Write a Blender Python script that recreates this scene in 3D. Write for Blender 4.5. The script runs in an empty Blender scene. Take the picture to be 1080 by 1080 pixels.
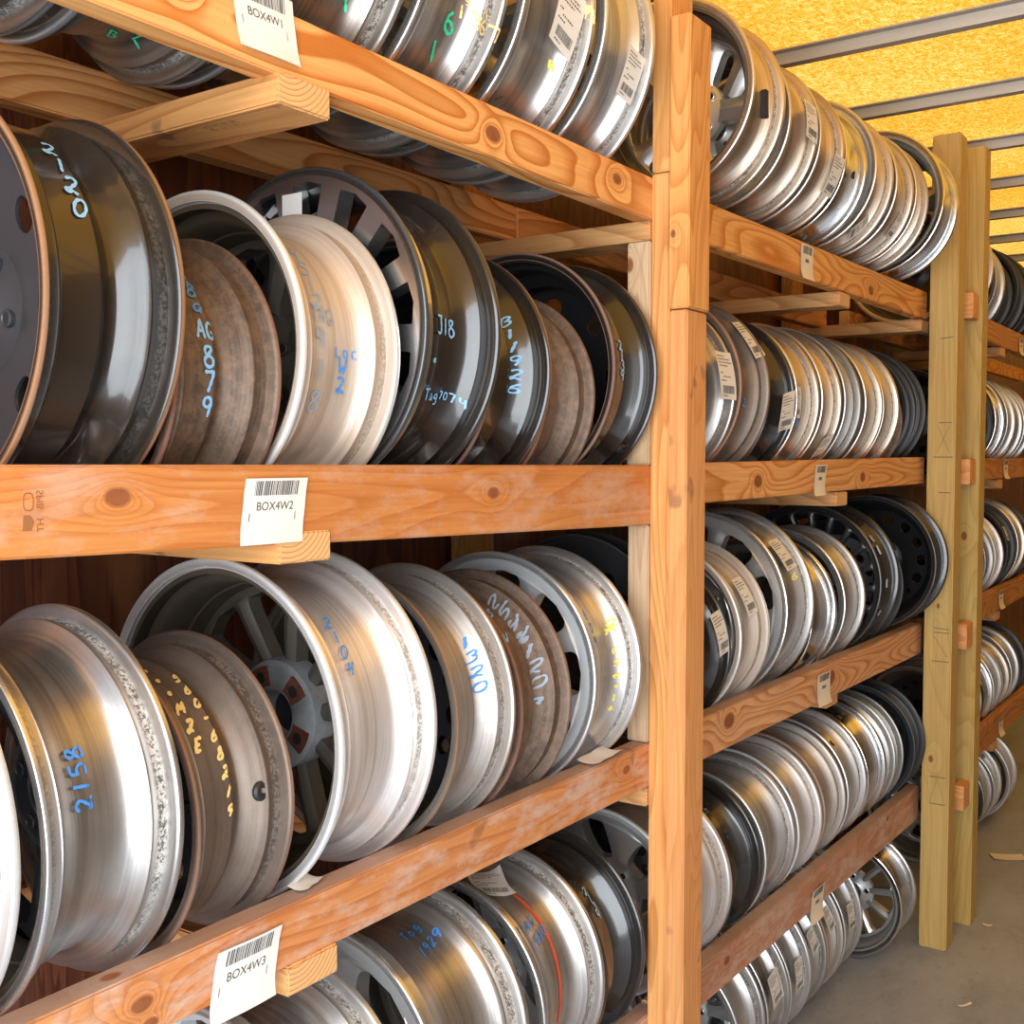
import bpy, bmesh, math, random
from mathutils import Vector, Matrix
PI = math.pi
D = bpy.data
SC = bpy.context.scene
COL = SC.collection
random.seed(7)

# ------------------------------------------------------------------ camera
YAW, PITCH = math.atan(818/1180.0), math.atan(56/1180.0)
cam = D.cameras.new('camera'); cam_ob = D.objects.new('camera', cam); COL.objects.link(cam_ob)
cam.sensor_width = 36.0; cam.lens = 36.0*1180/1080.0; cam.clip_start = 0.02
cam_ob.location = (1.0, 0.0, 1.63)
cam_ob.rotation_euler = (PI/2-PITCH, 0, YAW)
SC.camera = cam_ob

# ------------------------------------------------------------------ light
SC.view_settings.view_transform = 'Standard'
SC.view_settings.look = 'None'
SC.view_settings.gamma = 1.0
SC.view_settings.use_curve_mapping = False
SC.view_settings.exposure = 0.45
w = D.worlds.new('daylight'); SC.world = w; w.use_nodes = True
nt = w.node_tree; nt.nodes.clear()
wo = nt.nodes.new('ShaderNodeOutputWorld'); bg = nt.nodes.new('ShaderNodeBackground')
tc = nt.nodes.new('ShaderNodeTexCoord'); sx = nt.nodes.new('ShaderNodeSeparateXYZ')
rp = nt.nodes.new('ShaderNodeValToRGB')
rp.color_ramp.elements[0].position = 0.0; rp.color_ramp.elements[0].color = (.95, .97, 1.0, 1)
rp.color_ramp.elements[1].position = 0.7; rp.color_ramp.elements[1].color = (.42, .62, 1.0, 1)
nt.links.new(tc.outputs['Generated'], sx.inputs[0]); nt.links.new(sx.outputs['Z'], rp.inputs[0])
nt.links.new(rp.outputs[0], bg.inputs[0]); nt.links.new(bg.outputs[0], wo.inputs[0])
bg.inputs[1].default_value = 1.1
sl = D.lights.new('sun', 'SUN'); so = D.objects.new('sun', sl); COL.objects.link(so)
sl.energy = 2.6; sl.angle = math.radians(1.0); sl.color = (1.0, .95, .86)
so.rotation_euler = (math.radians(-14), math.radians(24), 0); so.location = (2, 2, 6)
# daylight falling in through the open rear doors of the trailer, behind the camera
al = D.lights.new('door_daylight', 'AREA'); ao = D.objects.new('door_daylight', al); COL.objects.link(ao)
al.shape = 'RECTANGLE'; al.size = 2.4; al.size_y = 2.5; al.energy = 104.0; al.color = (.88, .95, 1.0)
ao.location = (1.3, -0.78, 1.5); ao.rotation_euler = (math.radians(90), 0, math.radians(12))

# ------------------------------------------------------------------ helpers
def nd(nt, t, **kw):
    n = nt.nodes.new(t)
    for k, v in kw.items():
        setattr(n, k, v)
    return n
def newmat(name):
    m = D.materials.new(name); m.use_nodes = True
    nt = m.node_tree; b = nt.nodes['Principled BSDF']
    return m, nt, b
def ramp(nt, src, stops, interp='LINEAR'):
    r = nd(nt, 'ShaderNodeValToRGB'); r.color_ramp.interpolation = interp
    els = r.color_ramp.elements
    while len(els) < len(stops): els.new(0.5)
    for e, (p, c) in zip(els, stops):
        e.position = p; e.color = (c[0], c[1], c[2], 1) if not isinstance(c, (int, float)) else (c, c, c, 1)
    nt.links.new(src, r.inputs[0]); return r.outputs[0]
def mth(nt, op, a, b=None, clamp=False):
    n = nd(nt, 'ShaderNodeMath', operation=op); n.use_clamp = clamp
    for i, v in enumerate((a, b)):
        if v is None: continue
        if isinstance(v, (int, float)): n.inputs[i].default_value = v
        else: nt.links.new(v, n.inputs[i])
    return n.outputs[0]
def mix(nt, f, a, b, blend='MIX'):
    n = nd(nt, 'ShaderNodeMix', data_type='RGBA', blend_type=blend)
    for i, v in ((0, f), (6, a), (7, b)):
        if isinstance(v, (int, float)): n.inputs[i].default_value = v
        elif isinstance(v, (tuple, list)): n.inputs[i].default_value = (v[0], v[1], v[2], 1)
        else: nt.links.new(v, n.inputs[i])
    return n.outputs[2]
def noise(nt, vec, scale, detail=3, rough=.5, dist=0):
    n = nd(nt, 'ShaderNodeTexNoise'); n.inputs['Scale'].default_value = scale
    n.inputs['Detail'].default_value = detail; n.inputs['Roughness'].default_value = rough
    n.inputs['Distortion'].default_value = dist
    if vec is not None: nt.links.new(vec, n.inputs['Vector'])
    return n.outputs['Fac']
def mapping(nt, src, scale=(1, 1, 1), loc=(0, 0, 0)):
    n = nd(nt, 'ShaderNodeMapping'); n.inputs['Scale'].default_value = scale; n.inputs['Location'].default_value = loc
    nt.links.new(src, n.inputs['Vector']); return n.outputs[0]
def bump(nt, b, h, strength=.3, dist=.002):
    n = nd(nt, 'ShaderNodeBump'); n.inputs['Strength'].default_value = strength; n.inputs['Distance'].default_value = dist
    nt.links.new(h, n.inputs['Height']); nt.links.new(n.outputs[0], b.inputs['Normal'])

def tag(o, label=None, cat=None, group=None, kind=None):
    if label: o['label'] = label
    if cat: o['category'] = cat
    if group: o['group'] = group
    if kind: o['kind'] = kind
    return o
def empty(name, loc=(0, 0, 0)):
    o = D.objects.new(name, None); COL.objects.link(o); o.location = loc; o.empty_display_size = .05; return o
def mesh_ob(name, verts, faces, mats, parent=None, loc=(0, 0, 0), uvs=None, midx=None, smooth=False, auto=None):
    me = D.meshes.new(name); me.from_pydata(verts, [], faces)
    if not isinstance(mats, (list, tuple)): mats = [mats]
    for m in mats: me.materials.append(m)
    if uvs is not None:
        uv = me.uv_layers.new(name='UVMap')
        for i, l in enumerate(me.loops): uv.data[i].uv = uvs[l.vertex_index]
    if midx is not None:
        for p, k in zip(me.polygons, midx): p.material_index = k
    if smooth:
        for p in me.polygons: p.use_smooth = True
    me.update()
    if auto is not None:
        try: me.set_sharp_from_angle(angle=math.radians(auto))
        except Exception: pass
    o = D.objects.new(name, me); COL.objects.link(o); o.location = loc
    if parent is not None: o.parent = parent
    return o

# ------------------------------------------------------------------ materials: wood
def wood(name, light, dark, axis='y', seed=0, scale=1.0, weather=0.0, knots=(), rough=.6, contrast=1.0, stain=0.0):
    m, nt, b = newmat(name)
    t = nd(nt, 'ShaderNodeTexCoord').outputs['Object']
    ia = 'xyz'.index(axis)
    sc = [7.5*scale]*3; sc[ia] = 1.15*scale
    v = mapping(nt, t, tuple(sc), (seed*3.7, seed*1.3, seed*2.1))
    f = noise(nt, v, 1.0, 1.0, .4, .25)
    # knots bend the grain round them
    kmask = None
    for (kx, ky, kz, kr) in knots:
        vs = nd(nt, 'ShaderNodeVectorMath', operation='SUBTRACT'); nt.links.new(t, vs.inputs[0]); vs.inputs[1].default_value = (kx, ky, kz)
        s2 = [1.0, 1.0, 1.0]; s2[ia] = .62
        vm = nd(nt, 'ShaderNodeVectorMath', operation='MULTIPLY'); nt.links.new(vs.outputs[0], vm.inputs[0]); vm.inputs[1].default_value = s2
        ln = nd(nt, 'ShaderNodeVectorMath', operation='LENGTH'); nt.links.new(vm.outputs[0], ln.inputs[0])
        g = mth(nt, 'DIVIDE', ln.outputs['Value'], kr)
        bend = mth(nt, 'DIVIDE', .28, mth(nt, 'ADD', mth(nt, 'MULTIPLY', g, g), .7))
        f = mth(nt, 'ADD', f, bend)
        k1 = ramp(nt, g, [(.55, 1.0), (.8, 0.0)])
        kmask = k1 if kmask is None else mth(nt, 'MAXIMUM', kmask, k1)
    r = mth(nt, 'FRACT', mth(nt, 'MULTIPLY', f, 17.0))
    ring = ramp(nt, r, [(0.0, 0.0), (.45, .12), (.8, .75), (.93, 1.0), (1.0, 0.0)])
    sc2 = [170.0]*3; sc2[ia] = 5.0
    fine = noise(nt, mapping(nt, t, tuple(sc2)), 1.0, 2)
    big = noise(nt, mapping(nt, t, (3, 3, 3), (seed, 0, 0)), 1.0, 3)
    fac = mth(nt, 'MULTIPLY', ring, mth(nt, 'MULTIPLY', mth(nt, 'ADD', big, .35), contrast), True)
    c = mix(nt, fac, light, dark)
    c = mix(nt, mth(nt, 'MULTIPLY', ramp(nt, fine, [(.35, 0.0), (.75, 1.0)]), .30), c, tuple(x*.55 for x in dark))
    c = mix(nt, ramp(nt, big, [(.35, 0.0), (.7, .45)]), c, mix(nt, .5, c, (light[0]*1.05, light[1]*.62, light[2]*.4)))
    if weather:
        wv = ramp(nt, noise(nt, mapping(nt, t, (22, 9, 22), (seed*2, 1, 0)), 1.0, 5, .7), [(.46, 0.0), (.66, weather)])
        c = mix(nt, wv, c, (.62, .50, .42))
        # walked-on, greyed upper face
        ge = nd(nt, 'ShaderNodeNewGeometry'); sz = nd(nt, 'ShaderNodeSeparateXYZ'); nt.links.new(ge.outputs['True Normal'], sz.inputs[0])
        up = mth(nt, 'MULTIPLY', ramp(nt, sz.outputs['Z'], [(.6, 0.0), (.9, 1.0)]), .75)
        c = mix(nt, up, c, (.36, .27, .23))
    if stain:
        st = ramp(nt, noise(nt, mapping(nt, t, (14, 14, 14), (seed*5, 2, 0)), 1.0, 2), [(.66, 0.0), (.73, stain)])
        c = mix(nt, st, c, (.10, .06, .05))
    if kmask is not None:
        kc = mix(nt, noise(nt, mapping(nt, t, (90, 90, 90)), 1.0, 3), (.20, .055, .02), (.36, .13, .05))
        c = mix(nt, kmask, c, kc)
    nt.links.new(c, b.inputs['Base Color'])
    b.inputs['Roughness'].default_value = rough; b.inputs['Specular IOR Level'].default_value = .3
    bump(nt, b, mth(nt, 'ADD', mth(nt, 'MULTIPLY', ring, .5), fine), .22, .0012)
    return m

def endgrain(name, light, dark):
    m, nt, b = newmat(name)
    t = nd(nt, 'ShaderNodeTexCoord').outputs['Object']
    v = nd(nt, 'ShaderNodeVectorMath', operation='SUBTRACT'); nt.links.new(t, v.inputs[0]); v.inputs[1].default_value = (0, -.03, .05)
    vm = nd(nt, 'ShaderNodeVectorMath', operation='MULTIPLY'); nt.links.new(v.outputs[0], vm.inputs[0]); vm.inputs[1].default_value = (0, 1, 1)
    ln = nd(nt, 'ShaderNodeVectorMath', operation='LENGTH'); nt.links.new(vm.outputs[0], ln.inputs[0])
    r = mth(nt, 'FRACT', mth(nt, 'ADD', mth(nt, 'MULTIPLY', ln.outputs['Value'], 150.0), noise(nt, t, 20.0)))
    c = mix(nt, ramp(nt, r, [(0, 0.0), (.6, .2), (.9, 1.0), (1, 0.0)]), light, dark)
    nt.links.new(c, b.inputs['Base Color']); b.inputs['Roughness'].default_value = .8
    return m

PINE_L, PINE_D = (.72, .36, .13), (.40, .135, .03)
_wc = {}
def pine(axis='y', seed=0, **k):
    key = (axis, seed, tuple(sorted((a, str(v)) for a, v in k.items())))
    if key not in _wc: _wc[key] = wood('pine_wood', k.pop('light', PINE_L), k.pop('dark', PINE_D), axis, seed, **k)
    return _wc[key]
END = endgrain('pine_end_grain', (.80, .47, .20), (.50, .20, .06))

def board(name, x, y, z, m, parent=None, z_end=None, bev=.0025, endmat=None):
    """a sawn board; z_end gives the (bottom, top) heights at its far end when it tapers along Y"""
    (x0, x1), (y0, y1), (z0, z1) = x, y, z
    za, zb = (z0, z1) if z_end is None else z_end
    c = Vector(((x0+x1)/2, (y0+y1)/2, (z0+z1)/2))
    P = [(x0, y0, z0), (x1, y0, z0), (x1, y1, za), (x0, y1, za), (x0, y0, z1), (x1, y0, z1), (x1, y1, zb), (x0, y1, zb)]
    bm = bmesh.new()
    vs = [bm.verts.new(Vector(p)-c) for p in P]
    for f in ((0, 3, 2, 1), (4, 5, 6, 7), (0, 1, 5, 4), (1, 2, 6, 5), (2, 3, 7, 6), (3, 0, 4, 7)):
        bm.faces.new([vs[i] for i in f])
    bmesh.ops.bevel(bm, geom=list(bm.edges), offset=bev, segments=2, affect='EDGES')
    me = D.meshes.new(name); bm.to_mesh(me); bm.free()
    me.materials.append(m)
    if endmat is not None:
        me.materials.append(endmat[1]); ax = endmat[0]
        for p in me.polygons:
            if abs(p.normal[ax]) > .95: p.material_index = 1
    o = D.objects.new(name, me); COL.objects.link(o); o.location = c
    if parent is not None: o.parent = parent
    return o

# ------------------------------------------------------------------ the trailer
def simple(name, col, rough=.6, metal=0.0, spec=.5):
    m, nt, b = newmat(name); b.inputs['Base Color'].default_value = (*col, 1)
    b.inputs['Roughness'].default_value = rough; b.inputs['Metallic'].default_value = metal
    b.inputs['Specular IOR Level'].default_value = spec
    return m
def box(name, x, y, z, m, parent=None, bev=0.0):
    c = Vector(((x[0]+x[1])/2, (y[0]+y[1])/2, (z[0]+z[1])/2))
    bm = bmesh.new(); bmesh.ops.create_cube(bm, size=1.0)
    bmesh.ops.scale(bm, vec=(x[1]-x[0], y[1]-y[0], z[1]-z[0]), verts=bm.verts)
    if bev: bmesh.ops.bevel(bm, geom=list(bm.edges), offset=bev, segments=2, affect='EDGES')
    me = D.meshes.new(name); bm.to_mesh(me); bm.free(); me.materials.append(m)
    o = D.objects.new(name, me); COL.objects.link(o); o.location = c
    if parent is not None: o.parent = parent
    return o

# floor: worn grey-brown steel/wood deck with dust and scuffs
m, nt, b = newmat('trailer_floor')
t = nd(nt, 'ShaderNodeTexCoord').outputs['Object']
n1 = noise(nt, mapping(nt, t, (1.6, .8, 1)), 1.3, 6, .65); n2 = noise(nt, mapping(nt, t, (60, 8, 1)), 1.0, 4); n3 = noise(nt, t, 140.0, 2)
c = mix(nt, ramp(nt, n1, [(.3, 0.0), (.7, 1.0)]), (.30, .33, .38), (.47, .51, .57))
c = mix(nt, mth(nt, 'MULTIPLY', n3, .35), c, (.19, .18, .18))
c = mix(nt, ramp(nt, n2, [(.68, 0.0), (.78, .35)]), c, (.50, .48, .46))
cr_ = noise(nt, mapping(nt, t, (.9, .5, 1), (4, 0, 0)), 1.0, 6, .7)
ck = ramp(nt, mth(nt, 'ABSOLUTE', mth(nt, 'SUBTRACT', cr_, .5)), [(0.0, .22), (.004, 0.0)])
c = mix(nt, ck, c, (.13, .12, .12))
n4 = noise(nt, mapping(nt, t, (5, 3, 1)), 1.0, 5, .7)
c = mix(nt, ramp(nt, n4, [(.5, 0.0), (.72, .4)]), c, (.17, .165, .165))
nt.links.new(c, b.inputs['Base Color']); b.inputs['Roughness'].default_value = .62
bump(nt, b, n3, .2)
tag(box('floor', (-.52, 2.02), (-6.0, 13.0), (-.06, 0.0), m), kind='structure')

# left wall: dark brown plywood lining
m, nt, b = newmat('plywood_lining')
t = nd(nt, 'ShaderNodeTexCoord').outputs['Object']
g1 = noise(nt, mapping(nt, t, (1, 9, .8)), 1.0, 3, .5, .6)
r = mth(nt, 'FRACT', mth(nt, 'MULTIPLY', g1, 9.0))
c = mix(nt, ramp(nt, r, [(0, 0.0), (.7, .7), (.95, 1.0), (1, 0.0)]), (.17, .052, .022), (.075, .020, .010))
c = mix(nt, ramp(nt, noise(nt, mapping(nt, t, (1, 7, 2.5)), 1.0, 2), [(.58, 0.0), (.66, .5)]), c, (.36, .15, .05))
nt.links.new(c, b.inputs['Base Color']); b.inputs['Roughness'].default_value = .45
tag(box('wall_left', (-.54, -.50), (-.9, 13.0), (0, 2.74), m), kind='structure')
white_wall = simple('wall_lining', (.30, .29, .28), .5)
tag(box('wall_right', (2.0, 2.04), (-.9, 13.0), (0, 2.74), white_wall), kind='structure')
tag(box('wall_far', (-.5, 2.0), (13.0, 13.04), (0, 2.74), white_wall), kind='structure')

# ceiling: sunlit translucent glass-fibre roof sheet
m, nt, b = newmat('glassfibre_roof')
nt.nodes.remove(b)
t = nd(nt, 'ShaderNodeTexCoord').outputs['Object']
a = noise(nt, mapping(nt, t, (105, 42, 1)), 1.0, 3, .6, 1.2); a2 = noise(nt, mapping(nt, t, (38, 105, 1), (3, 1, 0)), 1.0, 2, .6, 1.0)
s_ = mth(nt, 'ADD', mth(nt, 'MULTIPLY', a, .6), mth(nt, 'MULTIPLY', a2, .4))
big = noise(nt, t, 1.1, 2)
s_ = mth(nt, 'ADD', s_, mth(nt, 'MULTIPLY', mth(nt, 'SUBTRACT', big, .5), .25))
c = ramp(nt, s_, [(.38, (.84, .27, .012)), (.5, (.95, .42, .035)), (.60, (1.0, .62, .15))])
tr = nd(nt, 'ShaderNodeBsdfTranslucent'); df = nd(nt, 'ShaderNodeBsdfDiffuse'); ms = nd(nt, 'ShaderNodeMixShader')
nt.links.new(c, tr.inputs[0]); nt.links.new(c, df.inputs[0]); ms.inputs[0].default_value = .3
nt.links.new(tr.outputs[0], ms.inputs[1]); nt.links.new(df.outputs[0], ms.inputs[2])
nt.links.new(ms.outputs[0], nt.nodes['Material Output'].inputs[0])
ROOF = m
me = D.meshes.new('ceiling')
me.from_pydata([(-.55, -.9, 0), (2.05, -.9, 0), (2.05, 13.05, 0), (-.55, 13.05, 0)], [], [(0, 1, 2, 3)]); me.materials.append(ROOF)
o = D.objects.new('ceiling', me); COL.objects.link(o); o.location = (0, 0, 2.745); tag(o, kind='structure')
# roof bows: pressed hat-section ribs across the trailer
m, nt, b = newmat('galvanised_bow')
t = nd(nt, 'ShaderNodeTexCoord').outputs['Object']
nn = noise(nt, mapping(nt, t, (4, 60, 60)), 1.0, 4)
nt.links.new(mix(nt, nn, (.34, .30, .25), (.58, .55, .50)), b.inputs['Base Color']); b.inputs['Metallic'].default_value = .35; b.inputs['Roughness'].default_value = .5
BOW = m
for k in range(17):
    y = 2.397+.608*k
    prof = [(-.042, 0), (-.042, -.004), (-.022, -.006), (-.016, -.034), (.016, -.034), (.022, -.006), (.042, -.004), (.042, 0)]
    vs = []; fs = []
    for xx in (-.5, 2.0):
        for (py, pz) in prof: vs.append((xx, py, pz))
    n = len(prof)
    for i in range(n): j = (i+1) % n; fs.append((i, j, n+j, n+i))
    fs.append(tuple(range(n))[::-1]); fs.append(tuple(range(n, 2*n)))
    o = mesh_ob('trim_%d' % (k+1), vs, fs, BOW, loc=(0, y, 2.744)); tag(o, kind='structure')
tag(box('trim_30', (-.5, -.46), (-.9, 13.0), (2.64, 2.745), simple('roof_rail', (.33, .24, .15), .6, .2)), kind='structure')
# pale concrete yard outside the open doors

# ------------------------------------------------------------------ the wooden racks
RAIL_T = .038
rack = tag(empty('storage_rack', (0, 1.9, 0)), 'long pine lumber rack of four rail shelves holding the wheels in the two nearest bays', 'rack')
def rk(o, par):
    o.parent = par; o.location = o.location - par.location; return o
def rail(nm, y0, y1, zt, zb, m, par, ze=None, x=(-RAIL_T, 0.0)):
    return rk(board(nm, x, (y0, y1), (zb, zt), m, endmat=(1, END), z_end=ze), par)
# left bay, front rails (top, second, third, fourth)
OR_L, OR_D = (.62, .26, .078), (.42, .125, .022)
rail('front_rail', .28, 1.945, 2.168, 2.092, wood('pine_wood', (.88, .47, .17), (.52, .17, .03), 'y', 11, knots=((.019, -.30, .012, .012), (.019, .28, -.01, .018), (.019, .66, 0, .014)), contrast=1.25), rack, ze=(2.080, 2.160))
rail('front_rail', .10, 1.945, 1.627, 1.545, wood('pine_wood', OR_L, (.46, .14, .03), 'y', 23, weather=.35, knots=((.019, -.30, .004, .015), (.019, .37, -.008, .013)), contrast=.75), rack, ze=(1.503, 1.618))
rail('front_rail', .25, 1.945, 1.076, 1.005, wood('pine_wood', (.66, .29, .11), (.42, .13, .035), 'y', 31, weather=.7, knots=((.019, -.355, .002, .013), (.019, -.345, -.024, .010), (.0, -.38, .034, .012), (.019, .72, .01, .012)), contrast=.8, stain=.4), rack, ze=(.997, 1.082))
rail('front_rail', .3, 1.945, .545, .46, wood('pine_wood', (.60, .26, .11), (.40, .14, .05), 'y', 41, weather=.8), rack)
# second bay, front rails
rail('front_rail', 1.95, 3.86, 2.157, 2.071, wood('pine_wood', (.88, .46, .15), (.56, .19, .03), 'y', 52, knots=((.019, .35, 0, .02),), contrast=1.2), rack, ze=(2.093, 2.182))
rail('front_rail', 1.95, 3.86, 1.620, 1.537, wood('pine_wood', (.86, .47, .19), (.54, .20, .04), 'y', 63, knots=((.019, -.47, .0, .022), (.019, .3, 0, .02)), contrast=1.2), rack, ze=(1.548, 1.636))
rail('front_rail', 1.95, 3.86, 1.084, .996, wood('pine_wood', (.82, .46, .23), (.50, .20, .07), 'y', 74, weather=.25, knots=((.019, -.62, .012, .025), (.019, .05, .0, .03)), contrast=1.3), rack, ze=(.976, 1.078))
rail('front_rail', 1.95, 3.86, .547, .466, wood('pine_wood', (.60, .31, .20), (.38, .17, .09), 'y', 85, weather=.7, knots=((.019, -.62, .005, .014), (.019, -.78, -.025, .012), (.019, .60, .0, .012)), contrast=.7), rack, ze=(.410, .524))
# rear rails
for i, (z1, z0) in enumerate([(2.156, 2.082), (1.618, 1.541), (1.074, .998), (.534, .455)]):
    rail('rear_rail', .1, 1.945, z1, z0, pine('y', 90+i, contrast=1.25), rack, x=(-.376, -.338))
    rail('rear_rail', 1.95, 3.86, z1, z0, pine('y', 95+i, contrast=1.1), rack, x=(-.376, -.338))
# flat cross braces under the rails (front end grain shows)
wb = wood('pine_wood', (.70, .38, .15), (.40, .16, .05), 'x', 101, contrast=1.0)
wb2 = wood('pine_wood', (.66, .34, .12), (.40, .15, .04), 'x', 107, contrast=1.0, stain=.6)
def brace(y, z, x1=.0, mm=wb, par=rack, x0=-.44, th=.038, wd=.089):
    return rk(board('cross_brace', (x0, x1), (y, y+wd), (z-th, z), mm, endmat=(0, END)), par)
brace(.950, 2.0905, .004, wb2); brace(.945, 1.5405, .004, wb2); brace(.950, 1.0045, .006)
rk(board('cross_brace', (-.44, -.002), (1.900, 1.989), (2.043, 2.080), wb, endmat=(0, END)), rack)
rk(board('cross_brace', (-.44, -.002), (1.900, 1.989), (.958, .996), wb, endmat=(0, END)), rack)
brace(2.985, 2.080, -.001); brace(2.985, 1.540, -.001); brace(2.985, .984, -.02); brace(3.80, 2.088, -.001, wb)
# the near post: an inner board, a face board below and a wider one above
wp1 = wood('pine_wood', (.80, .40, .14), (.52, .19, .04), 'z', 111, contrast=.9, scale=.9)
wp2 = wood('pine_wood', (.76, .37, .14), (.54, .22, .06), 'z', 117, contrast=.6, stain=.5, scale=1.2)
wp3 = wood('pine_wood', (.80, .40, .13), (.52, .19, .04), 'z', 123, knots=((-.012, -.045, -.13, .007),), contrast=.9, scale=1.1)
rk(board('post_board', (0, .038), (1.905, 1.991), (0, 2.165), wp1), rack)
rk(board('post_board', (0.002, .040), (1.902, 1.993), (2.167, 2.742), wood('pine_wood', (.78, .42, .15), (.52, .22, .05), 'z', 112, contrast=.8)), rack)
rk(board('post_board', (.0385, .076), (1.905, 1.989), (0, 1.908), wp2), rack)
rk(board('post_board', (.0405, .082), (1.897, 1.987), (1.910, 2.446), wp3), rack)
# short pale studs standing between the shelves behind the near post
ws = wood('weathered_pine', (.66, .50, .32), (.46, .31, .17), 'z', 131, contrast=.9, knots=((-.02, -.045, .17, .014),), scale=1.3)
ws2 = wood('weathered_pine', (.62, .45, .29), (.42, .28, .16), 'z', 137, contrast=.8, scale=1.3)
tag(rk(board('stud', (-.050, -.001), (1.902, 1.985), (1.618, 2.042), ws), rack), 'pale weathered stud')
tag(rk(board('stud', (-.046, -.001), (1.902, 1.985), (1.083, 1.503), ws2), rack), 'pale weathered stud')
# rear uprights
wr = wood('pine_wood', (.46, .25, .08), (.30, .13, .03), 'z', 141)
for y in (.16, 1.905, 3.80):
    rk(board('rear_upright', (-.482, -.444), (y, y+.11), (0, 2.35), wr), rack)
# far treated post of this rack
tr_m = wood('treated_pine', (.62, .43, .15), (.47, .30, .085), 'z', 151, contrast=.55, scale=.8, knots=((-.01, -.044, -.03, .010), (-.015, -.044, -.70, .011), (.0, -.044, -.19, .008)))
postA = rk(board('treated_post', (.024, .112), (3.80, 3.89), (0, 2.676), tr_m, bev=.004), rack)
tag(postA, 'greenish treated square post with pencil marks')
pencil = simple('pencil_lead', (.16, .13, .08), .7)
def marks(par, x0, x1, z, yy=3.7993, t=.0014):
    c = par.location+rack.location
    v = [(x0, z[0]-t), (x1, z[1]-t), (x1, z[1]+t), (x0, z[0]+t)]
    return [(a-c.x, yy-c.y, b_-c.z) for a, b_ in v]
pv = []; pf = []
for x0, x1, za, zb in [(.06, .10, 1.748, 1.748), (.045, .105, 1.636, 1.636), (.062, .10, 1.52, 1.52), (.055, .095, 1.74, 1.65), (.055, .095, 1.65, 1.74), (.055, .105, 1.06, 1.06), (.055, .105, 1.075, 1.072), (.05, .105, .965, .965), (.055, .10, 1.05, .98), (.05, .10, .58, .58), (.05, .10, .49, .49), (.05, .075, .49, .575), (.075, .10, .575, .49), (.06, .10, 2.02, 2.024)]:
    i = len(pv); pv += marks(postA, x0, x1, (za, zb)); pf.append((i, i+1, i+2, i+3))
mesh_ob('pencil_mark', pv, pf, pencil, parent=postA)

rack2 = tag(empty('storage_rack', (0, 4.5, 0)), 'farther lumber rack beyond the pair of square treated posts', 'rack')
tr2 = wood('treated_pine', (.60, .43, .14), (.42, .27, .07), 'z', 161, contrast=.7, scale=.9, knots=((.0, -.044, .02, .014),))
tag(rk(board('treated_post', (.042, .131), (4.06, 4.15), (0, 2.688), tr2, bev=.004), rack2), 'greenish treated square post')
for i, (zt, zb, ze) in enumerate([(2.19, 2.10, (2.10, 2.19)), (1.632, 1.545, (1.55, 1.636)), (1.075, .985, (.985, 1.075)), (.525, .425, (.43, .525))]):
    rail('front_rail', 4.10, 7.4, zt, zb, pine('y', 170+i, light=(.62, .31, .13)), rack2, ze=ze)
    rail('rear_rail', 4.10, 7.4, zt-.016, zb, pine('y', 176+i), rack2, x=(-.376, -.338))
    brace(5.03, zb-.002, .0, wb, rack2)
    # rail stub ends poking out between the two square posts
    zz = (zt+zb)/2
    tag(rk(board('spacer_block', (.086, .122), (3.965, 4.052), (zz-.045, zz+.04), wood('pine_wood', (.86, .44, .17), (.60, .25, .08), 'x', 181+i)), rack2), 'short orange spacer block between the square posts')

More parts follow.
